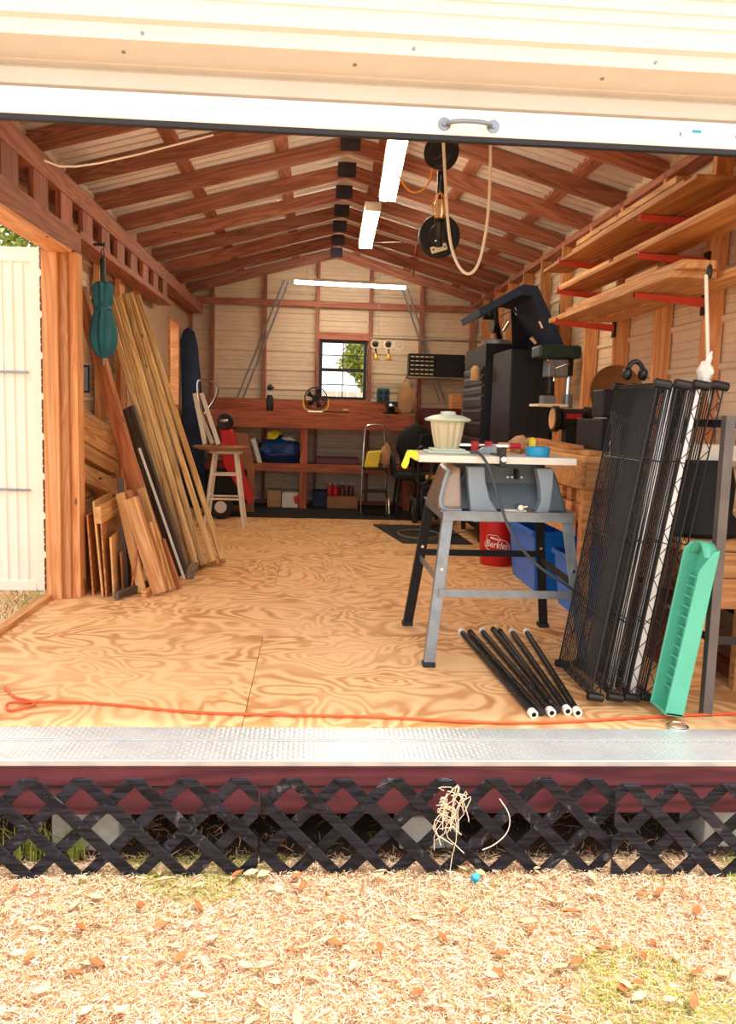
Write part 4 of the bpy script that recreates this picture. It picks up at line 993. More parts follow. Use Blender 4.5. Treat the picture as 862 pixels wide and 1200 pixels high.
# ---- blue storage bins
def bin_(x0, x1, y0, y1, h, label):
    t_ = thing('storage_bin', label, 'storage bin', ((x0+x1)/2, (y0+y1)/2, 0), 'blue storage bins')
    i = .035; mb = MB()
    o_ = [V((x0+i, y0+i, 0)), V((x1-i, y0+i, 0)), V((x1-i, y1-i, 0)), V((x0+i, y1-i, 0)), V((x0, y0, h)), V((x1, y0, h)), V((x1, y1, h)), V((x0, y1, h))]
    w_ = .006
    n_ = [V((x0+w_, y0+w_, h)), V((x1-w_, y0+w_, h)), V((x1-w_, y1-w_, h)), V((x0+w_, y1-w_, h)), V((x0+i, y0+i, .01)), V((x1-i, y0+i, .01)), V((x1-i, y1-i, .01)), V((x0+i, y1-i, .01))]
    f = [(3, 2, 1, 0)]+[(j, (j+1) % 4, 4+(j+1) % 4, 4+j) for j in range(4)]+[(4+j, 4+(j+1) % 4, 8+(j+1) % 4, 8+j) for j in range(4)]+[(8+j, 8+(j+1) % 4, 12+(j+1) % 4, 12+j) for j in range(4)]+[(12, 13, 14, 15)]
    mb.add(o_+n_, f).build('tub', 'blue', t_, bevel=.006, seg=2)
    r_ = MB(); b_ = .014
    r_.box((x0-b_, y0-b_, h-.03), (x1+b_, y0, h+.004)).box((x0-b_, y1, h-.03), (x1+b_, y1+b_, h+.004)).box((x0-b_, y0, h-.03), (x0, y1, h+.004)).box((x1, y0, h-.03), (x1+b_, y1, h+.004))
    r_.build('rim', 'blue', t_, bevel=.003)
    return t_
bin_(1.405, 1.75, 5.16, 5.84, .40, 'blue plastic bin between the red bucket and the wire shelves, open topped')
bin_(1.47, 1.83, 4.50, 4.92, .34, 'blue plastic bin right behind the leaning wire shelves')

# ---- black shelf posts lying on the floor
G3 = 'black shelving posts lying on the floor'
posts = [((541, 741), (624, 836), 1), ((551, 741), (633, 834), 0), ((565, 740), (645, 834), 1), ((586, 740), (652, 831), 0), ((600, 741), (664, 832), 1), ((617, 741), (676, 834), 1), ((578, 738), (648, 826), 0)]
plab = ['leftmost black post, white end caps, nearest the open floor', 'dark post tucked between the first two white capped posts', 'white capped black post, second white cap from the open floor', 'black post without cap in the middle of the bundle', 'white capped black post, third white cap from the open floor', 'white capped black post nearest the wire shelves', 'black post lying deepest in the middle of the bundle']
for (a, b, cap), lab in zip(posts, plab):
    A, B = atz(*a, .016), atz(*b, .016)
    t_ = thing('shelf_post', lab, 'post', (A+B)/2, G3)
    d = (B-A).normalized(); L = (B-A).length; pf = [(.0, 0)]
    for i in range(1, int(L/.027)): pf += [(.0138, i*.027-.002), (.0131, i*.027-.0008), (.0131, i*.027+.0008), (.0138, i*.027+.002)]
    pf += [(.0138, L), (0, L)]
    MB().lathe(pf, A, 14, R=frame(d, (0, 0, 1)) @ Matrix.Rotation(PI/2, 3, 'Y')).build('pole', 'black', t_, smooth=True)
    for P1, s_ in ((A, -1), (B, 1)):
        q_ = .019 if s_ < 0 else .0172
        if cap: MB().lathe([(.0095, .012), (.0095, .016), (q_-.001, .016), (q_, .013), (q_, -.016), (.0130, -.016)], P1, 18, R=frame(d*s_, (0, 0, 1)) @ Matrix.Rotation(PI/2, 3, 'Y'), cap=False).build('end_cap', 'white', t_, smooth=True); MB().cyl(P1+d*s_*.0, P1+d*s_*.006, .0135, n=14).build('socket_hole', 'blackm', t_)
        else: MB().cyl(P1+d*(s_*-.004), P1+d*(s_*.010), .015, n=14).build('end_cap', 'rubber', t_)

# ---- wire shelves on end, leaning on the rack
def wire_shelf(b0, t0, ya, yb, label, curved=0):
    """b0/t0: x at the floor / at the top; stands on end, spans ya..yb"""
    A = V((b0, ya, .02)); T = V((t0, ya+.0, 1.285)); e = (T-A).normalized(); L = (T-A).length; n_ = e.cross(V((0, 1, 0))).normalized(); Wd = yb-ya
    if n_.x > 0: n_ = -n_
    t_ = thing('wire_shelf', label, 'wire shelf', (b0, (ya+yb)/2, 0), 'black wire shelves leaning in a row')
    P = lambda s_, y, d=0: A+e*s_+V((0, y-ya, 0))+n_*d
    H_ = .034
    mb = MB()
    nw = 21
    for i in range(nw): y = ya+Wd*(i+.5)/nw; mb.tube([P(.03, y), P(L-.03, y)], .0027, n=5)
    for s_ in (.03, L*.25, L*.5, L*.75, L-.03): mb.tube([P(s_, ya), P(s_, yb)], .0032, n=6); mb.tube([P(s_, ya, -H_), P(s_, yb, -H_)], .0025, n=5)
    mb.build('wire_mesh', 'black', t_)
    for y in (ya, yb):
        mb = MB(); mb.tube([P(.02, y), P(L-.02, y)], .0032, n=6); mb.tube([P(.02, y, -H_), P(L-.02, y, -H_)], .0032, n=6)
        m_ = 26; z_ = [P(.03+(L-.06)*i/m_, y, -H_*(i % 2)) for i in range(m_+1)]; mb.tube(z_, .0022, n=5); mb.build('truss_edge', 'black', t_)
    for s_, lab2 in ((.02, 0), (L-.02, 1)):
        mb = MB(); z_ = [P(s_, ya+Wd*i/12, -H_*(i % 2)) for i in range(13)]; mb.tube(z_, .0022, n=5).tube([P(s_, ya), P(s_, yb)], .0032, n=6).tube([P(s_, ya, -H_), P(s_, yb, -H_)], .0032, n=6); mb.build('end_truss', 'black', t_)
        for y in (ya, yb): MB().tube([P(s_, y, .014), P(s_, y, -H_-.016)], .0175, n=14).build('corner_collar', 'black', t_, smooth=True, bevel=.003)
    return t_
wire_shelf(1.098, 1.288, 3.085, 3.52, 'leaning black wire shelf next to the black posts')
wire_shelf(1.178, 1.366, 3.085, 3.52, 'second leaning black wire shelf, before the bright strips')
wire_shelf(1.245, 1.438, 3.085, 3.50, 'third leaning black wire shelf, behind the bright strips')
wire_shelf(1.312, 1.512, 3.085, 3.50, 'last leaning black wire shelf beside the green splash block')
G4 = 'bright metal strips between the wire shelves'
for b0, t0, yy, wv, lab in ((1.225, 1.395, 3.20, .012, 'first thin bright strip beside the second wire shelf'), (1.24, 1.412, 3.28, .012, 'second thin bright strip beside the second wire shelf'), (1.292, 1.478, 3.16, .022, 'broad bright metal strip between the wire shelves'), (1.296, 1.482, 3.25, .016, 'bright strip just behind the broad one')):
    o = lean('metal_strip', (b0, yy, 0), (t0, yy, 1.27), wv, .006, (1, -.15, 0), 'brightsteel', bevel=.001); tag(o, lab, 'metal strip', G4)
o = lean('red_handle', (1.335, 3.62, 0), (1.46, 3.62, .9), .03, .03, (0, 1, 0), 'darkred'); tag(o, 'dark red pole leaning behind the wire shelves', 'pole')

# ---- sea green splash block standing on end
t_ = thing('splash_block', 'sea green plastic splash block standing on end, leaning on the rack', 'splash block', (1.44, 3.1, 0))
e = V((.088, 0, .60)).normalized(); n_ = V((-e.z, 0, e.x))      # n_ points to the open side, -x
Bp = V((1.400, 2.915, 0.018)); Lh = .655; dy_, dep = .135, .072
G = lambda s_, y, d: Bp+e*s_+V((0, y, 0))+n_*d
mb = MB()
side = [(0, 0), (0, dep), (Lh*.85, dep*.88), (Lh*.965, dep*.35), (Lh*.985, 0)]
mb.prism([G(a, 0, b) for a, b in side], (0, .012, 0)); mb.build('near_wall', 'seagreen', t_, bevel=.004, seg=2)
MB().prism([G(a, dy_, b) for a, b in [(0, 0), (0, dep), (Lh*.95, dep), (Lh*1.0, dep*.6), (Lh*1.0, 0)]], (0, .012, 0)).build('far_wall', 'seagreen', t_, bevel=.004, seg=2)
mb = MB(); N_ = 12
pr_ = [(Lh*.93+.05*math.sin(PI*i/N_), dy_*i/N_+.006) for i in range(N_+1)]
mb.prism([G(0, .006, 0), G(0, dy_+.006, 0)]+[G(s_, y, 0) for s_, y in reversed(pr_)], n_*.012); mb.build('trough_floor', 'seagreen', t_, bevel=.002)
mb = MB(); a_ = [G(s_, y, 0) for s_, y in pr_]; b_ = [G(s_, y, dep*.75) for s_, y in pr_]
mb.add(a_+b_, [(i, i+1, N_+2+i, N_+1+i) for i in range(N_)]).build('rounded_end', 'seagreen', t_, solid=.01, smooth=True)
MB().prism([G(.0, 0, 0), G(.0, dy_+.012, 0), G(.0, dy_+.012, dep), G(.0, 0, dep)], e*.012).build('foot_end', 'seagreen', t_, bevel=.002)
for i in range(12):
    s_ = .08+i*.04; MB().prism([G(s_, .02, .012), G(s_, dy_, .012), G(s_, dy_, .035), G(s_, .02, .035)], e*.008).build('rib', 'seagreen', t_)

# ---- angle steel rack
t_ = thing('steel_rack', 'black angle steel rack behind the wire shelves', 'rack', (1.75, 3.3, 0))
legs = [(1.525, 2.98), (1.86, 2.98), (1.525, 4.13), (1.86, 4.13)]
for x, y in legs:
    lg = MB().box((x-.018, y-.002, 0), (x+.018, y+.002, 1.15)).box((x-.018 if x < 1.7 else x+.014, y+.002, 0), (x-.014 if x < 1.7 else x+.018, y+.034, 1.15)); lg.build('leg', 'steel_dark' if 'steel_dark' in M else 'black', t_)
for z in (.30, 1.12):
    MB().box((1.545, 2.982, z-.016), (1.84, 2.988, z+.016)).build('front_rail', 'black', t_)
    MB().box((1.545, 4.132, z-.016), (1.84, 4.138, z+.016)).build('back_rail', 'black', t_)
    MB().bar((1.525, 3.0, z), (1.525, 4.13, z), .03, .004, (0, 0, 1)).build('side_rail', 'black', t_)
    MB().bar((1.86, 3.0, z), (1.86, 4.13, z), .03, .004, (0, 0, 1)).build('side_rail', 'black', t_)
# low wooden stand further in the corner
t_ = thing('low_bench', 'low pale wood bench in the corner behind the steel rack', 'bench', (1.76, 3.9, 0))
MB().box((1.50, 3.25, .60), (1.84, 4.08, .64)).build('top_board', 'pine', t_, bevel=.003)
for x in (1.61, 1.81):
    for y in (3.30, 4.04): MB().box((x-.03, y-.025, 0), (x+.03, y+.025, .60)).build('leg', 'pine', t_, bevel=.003)
MB().box((1.52, 3.25, .49), (1.84, 3.274, .595)).build('apron', 'pine', t_)
MB().box((1.56, 3.25, .36), (1.84, 3.274, .485)).build('apron', 'stud', t_)
o = lean('orange_board', (1.83, 3.74, 0), (1.86, 3.8, .56), .06, .02, (1, 0, 0), 'stud')
bpy.data.objects.remove(o)
single(MB().box((1.60, 3.42, .001), (1.77, 3.95, .30)), 'tool_case', 'darkred', 'dark red case on the floor under the low bench', 'case', bevel=.01)
mb = MB().lathe([(0, .642), (.15, .642), (.165, .66), (.16, .70), (.13, .74), (.135, .86), (.12, .93), (.10, .965), (.0, .965)], (1.665, 3.46, 0), 28)
single(mb, 'shop_motor', 'blackm', 'round black machine on the low bench inside the steel rack', 'machine', smooth=True)
single(MB().box((1.55, 3.38, .966), (1.77, 3.56, 1.03)), 'white_board', 'white', 'small white panel lying on the round black machine inside the steel rack', 'panel')

# ---- white cane with black clip and cloth on the shelf ends
a, b = aty(827, 322, 3.3), aty(833, 438, 3.3)
t_ = thing('white_pole', 'slim white pole clipped upright above the wire shelves', 'pole', b)
MB().cyl(b+V((0, 0, -.12)), a, .0075, n=10).build('rod', 'white', t_, smooth=True)
MB().blob(a+V((.012, 0, .012)), (.012, .014, .028), 4, .2).build('clip', 'black', t_, smooth=True)
c_ = aty(826, 436, 3.2)
single(MB().blob(c_, (.028, .03, .04), 9, .2, n=20).tube([c_, c_+V((.01, 0, .05)), c_+V((.02, .0, .08))], [.018, .012, .005], n=8, smooth=1), 'shop_rag', 'paper', 'crumpled white rag at the top of the wire shelves', 'rag', smooth=True)

# ---- lumber rack high on the right wall
arms = []
for z, yn, yf_ in ((2.075, 3.96, 5.17), (1.90, 3.96, 5.17), (1.715, 3.96, 5.17)):
    for y, nm in ((yn, 'near'), (yf_, 'far')):
        tier = {2.075: 'top', 1.90: 'middle', 1.715: 'bottom'}[z]
        t_ = thing('lumber_bracket', f'orange red lumber bracket, {tier} tier, on the ' + ('stud nearer the roll-up door' if nm == 'near' else 'stud over the drill press'), 'bracket', (XR-.08, y, z), 'orange red lumber brackets')
        xt = 1.50 if nm == 'near' else 1.47
        MB().prism([(XR-.08, y-.02, z), (xt, y-.02, z+.012), (xt, y-.02, z-.012), (XR-.08, y-.02, z-.045)], (0, .022, 0)).build('arm', 'orangered', t_, bevel=.002)
        MB().box((XR-.09, y-.03, z-.08), (XR-.078, y+.02, z+.03)).build('back_plate', 'black', t_)
        MB().box((xt+.0, y-.022, z-.012), (xt+.008, y+.004, z+.03)).build('lip', 'orangered', t_)
G5 = 'boards stored on the wall brackets'
def LR(name, x, y0, y1, z, w, t, mat, lab, dz=0):
    o = beam(name, (x, y0, z+t/2), (x, y1, z+t/2+dz), w, t, (1, 0, 0), mat); return tag(o, lab, 'board', G5)
za, zm_, zl = 2.089, 1.914, 1.729
LR('stored_board', 1.585, 3.35, 5.60, za, .18, .018, 'ply_brown', 'long plywood strip under the stack on the top brackets')
LR('stored_board', 1.60, 3.55, 5.1, za+.019, .14, .035, 'pine', 'thick pale plank second up on the top brackets')
LR('stored_board', 1.585, 3.62, 5.0, za+.055, .12, .03, 'pine', 'topmost pale plank on the top brackets')
LR('stored_board', 1.77, 2.95, 5.4, za, .15, .02, 'cedar', 'reddish plank lying back against the wall on the top brackets')
LR('stored_board', 1.77, 2.90, 5.2, za+.021, .10, .05, 'stained', 'dark reddish timber near the ceiling above the top brackets')
LR('stored_board', 1.60, 3.0, 5.35, zm_, .20, .018, 'ply_brown', 'long sheet strip lowest on the middle brackets')
LR('stored_board', 1.56, 2.62+.25, 4.3, zm_+.019, .10, .02, 'pine', 'long pale strip running out toward the roll-up door, middle brackets')
LR('stored_board', 1.555, 4.35, 5.30, zm_+.019, .10, .02, 'pine', 'shorter pale strip at the far end of the middle brackets')
LR('stored_board', 1.66, 3.7, 5.25, zm_+.04, .12, .03, 'pine', 'pale plank lying on top of the middle bracket stack')
LR('stored_board', 1.58, 3.50, 5.35, zl, .20, .03, 'pine', 'wide pale plank lowest on the bottom brackets')
LR('stored_board', 1.58, 3.45, 4.9, zl+.031, .15, .035, 'pine', 'thick pale plank second up on the bottom brackets')
LR('stored_board', 1.62, 3.75, 5.3, zl+.067, .10, .02, 'cedar', 'thin reddish board on top of the bottom bracket stack')
LR('stored_board', 1.62, 3.9, 4.3, zl+.088, .08, .03, 'pine', 'short offcut lying on top of the bottom bracket stack')
LR('stored_board', 1.78, 3.1, 5.2, zl, .14, .035, 'pine', 'pale plank against the wall on the bottom brackets')
# ---- wood work table on the right with offcuts in its frame
t_ = thing('side_workbench', 'pale wood workbench along the wall behind the table saw', 'workbench', (1.65, 5.2, 0))
bz = .93
MB().box((1.40, 4.22, bz-.03), (XR-.085, 6.3, bz)).build('top_board', 'ply_edge', t_, bevel=.003)
for x, y in ((1.43, 4.25), (1.80, 4.25), (1.54, 6.25), (1.80, 6.25)):
    MB().box((x-.03, y-.03, 0), (x+.03, y+.03, bz-.03)).build('leg', 'pine', t_, bevel=.003)
MB().box((1.375, 4.20, bz-.17), (1.399, 6.25, bz-.03)).build('side_apron', 'pine', t_, bevel=.003)
MB().box((1.40, 4.195, bz-.17), (1.84, 4.219, bz-.03)).build('end_apron', 'pine', t_, bevel=.003)
MB().box((1.375, 4.30, .50), (1.399, 6.22, .62)).build('side_apron', 'pine', t_, bevel=.003)
MB().box((1.40, 4.30, .58), (1.83, 6.2, .60)).build('lower_shelf', 'ply_edge', t_)
G6 = 'wood offcuts heaped on the workbench shelf'
r6 = random.Random(3); i = 0
sp = []
for iy in range(9):
    for iz in range(2):
        y = 4.36+iy*.17; z = .601+iz*.075
        L, w_, h_ = r6.uniform(.12, .24), r6.uniform(.06, .1), .07
        o = beam('wood_offcut', (1.42, y, z+h_/2), (1.42+L, y+.0, z+h_/2), w_, h_-.002, (0, 1, 0), r6.choice(['pine', 'pine', 'cedar', 'stud'])); sp.append(o)
        tag(o, 'small sawn offcut stacked on the lower shelf of the pale workbench', 'wood offcut', G6)
for (x0, y0, x1, y1, z, w_, t2, m, lab) in ((1.50, 4.3, 1.47, 6.0, bz+.012, .12, .022, 'pine', 'long pale board lying along the pale workbench top'), (1.45, 4.55, 1.62, 6.1, bz+.0355, .09, .022, 'ply_brown', 'board lying aslant on the long pale board')):
    o = beam('bench_board', (x0, y0, z), (x1, y1, z), w_, t2, (1, 0, 0), m); tag(o, lab, 'board')
a = aty(668, 527, 4.33); zt2 = bz
t_ = thing('cordless_drill', 'black power tool lying at the near end of the workbench', 'power tool', (1.66, 4.33, bz))
MB().cyl((1.60, 4.30, bz+.045), (1.74, 4.28, bz+.045), .04, .035, n=18).cyl((1.57, 4.305, bz+.045), (1.60, 4.30, bz+.045), .018, .03, n=14).build('motor_housing', 'blackm', t_, smooth=True)
MB().bar((1.72, 4.30, bz+.035), (1.76, 4.42, bz+.03), .05, .05).build('grip', 'blackm', t_, bevel=.01)
MB().box((1.74, 4.40, bz+.001), (1.81, 4.48, bz+.06)).build('battery', 'darkgreen', t_, bevel=.005)
p = aty(706, 522, 4.25)
single(MB().cyl((1.55, 4.24, bz+.001), (1.55, 4.24, bz+.09), .02, n=14).cyl((1.55, 4.24, bz+.09), (1.55, 4.24, bz+.105), .012, n=12), 'white_canister', 'white', 'small white canister at the near corner of the pale workbench', 'canister', smooth=True)

t_ = thing('black_case', 'black latched case on the pale workbench behind the wire shelves', 'case', (1.70, 4.52, bz))
MB().box((1.57, 4.50, bz+.001), (1.835, 4.68, bz+.20)).box((1.57, 4.50, bz+.205), (1.835, 4.68, bz+.36)).build('shell', 'navy', t_, bevel=.008, seg=2)
for x in (1.63, 1.77): MB().box((x-.015, 4.49, bz+.17), (x+.015, 4.50, bz+.24)).build('latch', 'steel', t_)
# ---- drill press
dx, dyy = 1.70, 6.0
dz0 = bz
t_ = thing('drill_press', 'dark green bench drill press with belt housing on top', 'drill press', (1.74, dyy, bz))
hA, hB = aty(627, 412, 6.0), aty(701, 413, 6.0)
hz_ = 1.60
mb = MB().box((hA.x, 5.88, hz_-.05), (hB.x-.16, 6.12, hz_+.045)); mb.build('belt_housing', 'darkgreen', t_, bevel=.02, seg=3)
MB().box((1.655, 5.92, 1.42), (1.80, 6.08, hz_-.051)).build('head', 'steel', t_, bevel=.01, seg=2)
MB().cyl((1.83, 6.0, dz0+.02), (1.83, 6.0, hz_-.051), .024, n=18).build('column', 'chrome', t_, smooth=True)
MB().cyl((1.83, 6.0, 1.20), (1.83, 6.0, 1.30), .038, n=18).build('table_collar', 'steel', t_, smooth=True)
MB().cyl((1.69, 5.98, 1.30), (1.69, 5.98, 1.42), .022, n=14).cyl((1.69, 5.98, 1.24), (1.69, 5.98, 1.30), .012, .008, n=12).build('chuck', 'black', t_, smooth=True)
MB().box((1.575, 5.86, 1.205), (1.80, 6.1, 1.225)).build('work_table', 'offwhite', t_, bevel=.003)
MB().box((1.62, 5.9, 1.226), (1.72, 6.0, 1.285)).build('drill_vise', 'steel', t_, bevel=.004)
MB().box((1.62, 5.84, dz0+.001), (1.835, 6.14, dz0+.025)).build('base', 'black', t_, bevel=.004)
MB().box((1.80, 5.93, 1.43), (1.838, 6.07, hz_-.051)).build('motor_mount', 'black', t_)
for k_ in range(3):
    a = k_*2*PI/3+.4; c_ = V((1.70, 5.90, 1.48)); MB().tube([c_, c_+V((.075*math.cos(a), -.02, .075*math.sin(a)))], .005, n=7).cyl(c_+V((.075*math.cos(a), -.02, .075*math.sin(a))), c_+V((.095*math.cos(a), -.025, .095*math.sin(a))), .01, n=8).build('feed_lever', 'chrome', t_)
# bench grinder / radio beside it and copper basket
gx = aty(668, 460, 5.2)
t_ = thing('bench_grinder', 'black bench grinder with red label on the pale workbench', 'bench grinder', (1.68, 5.35, bz))
gy = 5.35; gx0, gx1 = 1.56, 1.76; gzc = bz+.24
MB().cyl((gx0+.03, gy, gzc-.05), (gx1-.03, gy, gzc-.05), .07, n=24).box((gx0+.06, gy-.05, bz+.02), (gx1-.06, gy+.05, gzc-.06)).box((gx0+.02, gy-.08, bz+.001), (gx1-.02, gy+.08, bz+.022)).build('motor_body', 'blackm', t_, smooth=True)
for x in (gx0-.005, gx1+.005): MB().cyl((x-.016, gy-.01, gzc-.05), (x+.016, gy-.01, gzc-.05), .085, n=28).build('wheel_guard', 'black', t_, smooth=True)
MB().cyl((gx0-.03, gy-.012, gzc-.05), (gx0-.022, gy-.012, gzc-.05), .065, n=24).build('grinding_wheel', 'tan', t_, smooth=True)
MB().box((gx0+.05, gy-.075, gzc-.045), (gx1-.05, gy-.068, gzc-.015)).build('label_plate', 'red', t_)
bc = aty(722, 462, 4.75)
t_ = thing('copper_bowl', 'round copper coloured bowl propped on edge behind the wire shelves', 'bowl', (bc.x, 4.75, bz))
Rr = Matrix.Rotation(PI/2*.92, 3, 'X') @ Matrix.Rotation(0, 3, 'Z'); rr_ = .155
MB().lathe([(0, -.06), (rr_*.5, -.055), (rr_*.85, -.03), (rr_, 0), (rr_*1.04, 0), (rr_*.88, -.038), (rr_*.5, -.065), (0, -.07)], (bc.x, 4.75, bc.z+.01), 36, R=Rr).build('bowl_shell', 'brass_brown' if 'brass_brown' in M else 'brown', t_, smooth=True)
single(MB().box((bc.x-.16, 4.70, bz+.001), (bc.x+.10, 4.95, bc.z-.145)), 'bench_box', 'navy', 'dark box on the workbench carrying the copper bowl', 'box', bevel=.004)
cp = aty(744, 431, 3.40)
t_ = thing('headset', 'black ear defenders perched on top behind the wire shelves', 'ear defenders', cp)
MB().tube([cp+V((-.03, 0, -.03)), cp+V((-.028, 0, .01)), cp+V((0, 0, .03)), cp+V((.028, 0, .012)), cp+V((.035, 0, -.03))], .010, n=8, smooth=2).build('headband', 'black', t_, smooth=True)
for s_ in (-1, 1): MB().blob(cp+V((s_*.033, 0, -.025)), (.02, .028, .028), 5, .05).build('ear_cup', 'black', t_, smooth=True)


# ================================================================== BACK OF THE SHED
t_ = thing('back_workbench', 'long reddish wooden workbench across the back wall', 'workbench', (-.1, 9.8, 0))
beam('front_beam', (-1.49, 9.52, 1.025), (1.12, 9.52, 1.025), .19, .04, (0, 0, 1), 'bench', t_)
MB().box((-1.49, 9.54, 1.095), (1.12, 10.06, 1.12)).build('top_board', 'bench', t_, bevel=.002)
beam('back_board', (-1.49, 10.07, 1.19), (1.0, 10.07, 1.19), .14, .03, (0, 0, 1), 'bench', t_)
for x in (-1.45, -.13, 1.07):
    beam('leg', (x, 9.56, 0), (x, 9.56, .93), .085, .04, (1, 0, 0), 'bench', t_); beam('leg', (x, 10.0, 0), (x, 10.0, 1.09), .085, .04, (1, 0, 0), 'bench', t_)
beam('shelf_beam', (-1.49, 9.52, .48), (1.12, 9.52, .48), .09, .035, (0, 0, 1), 'bench', t_)
MB().box((-1.49, 9.54, .50), (1.12, 10.05, .52)).build('lower_shelf', 'bench', t_)
# mats
single(MB().box((-1.2, 8.72, .001), (1.25, 10.05, .008)), 'floor_mat', 'blackm', 'wide black mat running under the back workbench', 'mat')
single(MB().prism([(.60, 8.30, .001), (1.35, 8.30, .001), (1.40, 7.12, .001), (.78, 7.12, .001)], (0, 0, .008)), 'rubber_mat', 'blackm', 'smaller dark mat lying on the plywood behind the table saw', 'mat')
c_ = atz(490, 627, .02)
mb = MB(); mb.tube([c_+V((.19*math.cos(a)*(1+.04*math.sin(3*a)), .28*math.sin(a), .012)) for a in np.linspace(0, 2*PI, 30)[:-1]]+[c_+V((.35, .15, .004)), c_+V((.6, .3, .01))], .007, n=6, smooth=1)
single(mb, 'garden_cable', 'greyish_wood', 'loop of grey cable lying over the smaller dark mat', 'cable', smooth=True)
# on the bench top
bt = 1.121
fx = aty(370, 468, 9.7); fx.z = 0
t_ = thing('desk_fan', 'round black fan with yellow stand on the back workbench', 'fan', (fx.x, 9.7, bt))
fc = V((fx.x, 9.68, bt+.155))
MB().cyl(fc+V((0, -.02, 0)), fc+V((0, .04, 0)), .045, n=20).build('hub', 'black', t_)
mb = MB()
for i in range(5):
    a = 2*PI*i/5; mb.prism([fc+V((math.cos(a+k1)*r_, .01+k2, math.sin(a+k1)*r_)) for k1, r_, k2 in ((0, .03, 0), (-.25, .115, -.01), (.35, .115, .012), (.45, .04, .008))], (0, .003, 0))
mb.build('blades', 'navy', t_)
mb = MB(); mb.tube([fc+V((math.cos(a)*.128, -.03, math.sin(a)*.128)) for a in np.linspace(0, 2*PI, 33)[:-1]], .007, n=6, closed=True).tube([fc+V((math.cos(a)*.128, .03, math.sin(a)*.128)) for a in np.linspace(0, 2*PI, 33)[:-1]], .007, n=6, closed=True)
for i in range(24):
    a = 2*PI*i/24; mb.tube([fc+V((0, -.045, 0)), fc+V((math.cos(a)*.07, -.042, math.sin(a)*.07)), fc+V((math.cos(a)*.128, -.03, math.sin(a)*.128))], .0016, n=4)
mb.build('guard', 'black', t_)
mb = MB().tube([(fx.x-.14, 9.68, bt+.155), (fx.x-.145, 9.68, bt+.06), (fx.x-.10, 9.68, bt+.012), (fx.x+.10, 9.68, bt+.012), (fx.x+.145, 9.68, bt+.06), (fx.x+.14, 9.68, bt+.155)], .009, n=8, smooth=2); mb.build('stand', 'yellow', t_, smooth=True)
MB().box((fx.x-.09, 9.62, bt), (fx.x+.09, 9.75, bt+.008)).build('foot_plate', 'chrome', t_)
p = aty(316, 480, 9.65)
t_ = thing('spray_bottle', 'black bottle with white band standing on the back workbench', 'bottle', (p.x, 9.65, bt))
MB().lathe([(.04, bt), (.042, bt+.01), (.042, bt+.14), (.03, bt+.17), (.026, bt+.18)], (p.x, 9.65, 0), 20).build('container', 'black', t_, smooth=True)
MB().lathe([(.027, bt+.18), (.029, bt+.185), (.029, bt+.225), (.026, bt+.23)], (p.x, 9.65, 0), 20).build('label_band', 'paper', t_, smooth=True)
MB().blob((p.x, 9.64, bt+.265), (.032, .035, .035), 2, .12).box((p.x+.01, 9.60, bt+.25), (p.x+.05, 9.63, bt+.27)).build('trigger_head', 'black', t_, smooth=True)
a = aty(378, 480, 9.62); b = aty(410, 482, 9.62)
t_ = thing('hand_saw', 'slim dark hand tool lying under the back window', 'hand tool', (a.x, 9.62, bt))
MB().box((a.x, 9.61, bt), (b.x, 9.64, bt+.012)).build('blade', 'blackm', t_)
MB().blob((b.x-.05, 9.63, bt+.022), (.04, .025, .022), 3, .2, floor=bt).build('rag_wrap', 'tan', t_, smooth=True)
p = aty(449, 463, 10.03)
t_ = thing('battery_charger', 'small teal case hanging above the back workbench beside the window', 'case', (p.x, 10.06, p.z-.08))
MB().box((p.x-.075, 10.02, p.z-.08), (p.x+.075, 10.10, p.z+.08)).build('shell', 'teal', t_, bevel=.006)
for i in range(2):
    for j in range(2): MB().box((p.x-.06+.07*i, 10.012, p.z-.065+.07*j), (p.x-.01+.07*i, 10.02, p.z-.015+.07*j)).build('window_slot', 'navy', t_)
p = aty(458, 477, 9.7)
t_ = thing('bench_vise', 'dark vise with shiny handle ball on the back workbench', 'vise', (p.x, 9.7, bt))
MB().lathe([(.09, bt), (.09, bt+.02), (.05, bt+.03), (.045, bt+.07), (.06, bt+.08)], (p.x, 9.75, 0), 20).box((p.x-.06, 9.66, bt+.08), (p.x+.06, 9.84, bt+.135)).build('body', 'blackm', t_, smooth=True)
MB().box((p.x-.07, 9.62, bt+.07), (p.x+.07, 9.655, bt+.145)).build('front_jaw', 'black', t_, bevel=.004)
MB().cyl((p.x, 9.655, bt+.105), (p.x, 9.56, bt+.105), .012, n=10).cyl((p.x-.02, 9.56, bt+.125), (p.x+.10, 9.56, bt+.04), .006, n=8).cyl((p.x-.02, 9.565, bt+.105), (p.x-.02, 9.545, bt+.105), .017, n=12).build('handle', 'chrome', t_, smooth=True)
p = aty(477, 462, 9.95)
t_ = thing('tan_tool_bag', 'limp tan bag hanging against the back wall beside the vise', 'bag', (p.x, 9.98, p.z-.2))
MB().blob((p.x, 9.99, p.z-.06), (.12, .05, .17), 6, .22).build('pouch', 'tan', t_, smooth=True)
MB().tube([(p.x-.06, 9.99, p.z+.08), (p.x-.01, 10.02, p.z+.22), (p.x+.0, 10.05, p.z+.26), (p.x+.02, 10.02, p.z+.22), (p.x+.07, 9.99, p.z+.08)], .007, n=6, smooth=1).build('strap', 'tan', t_)
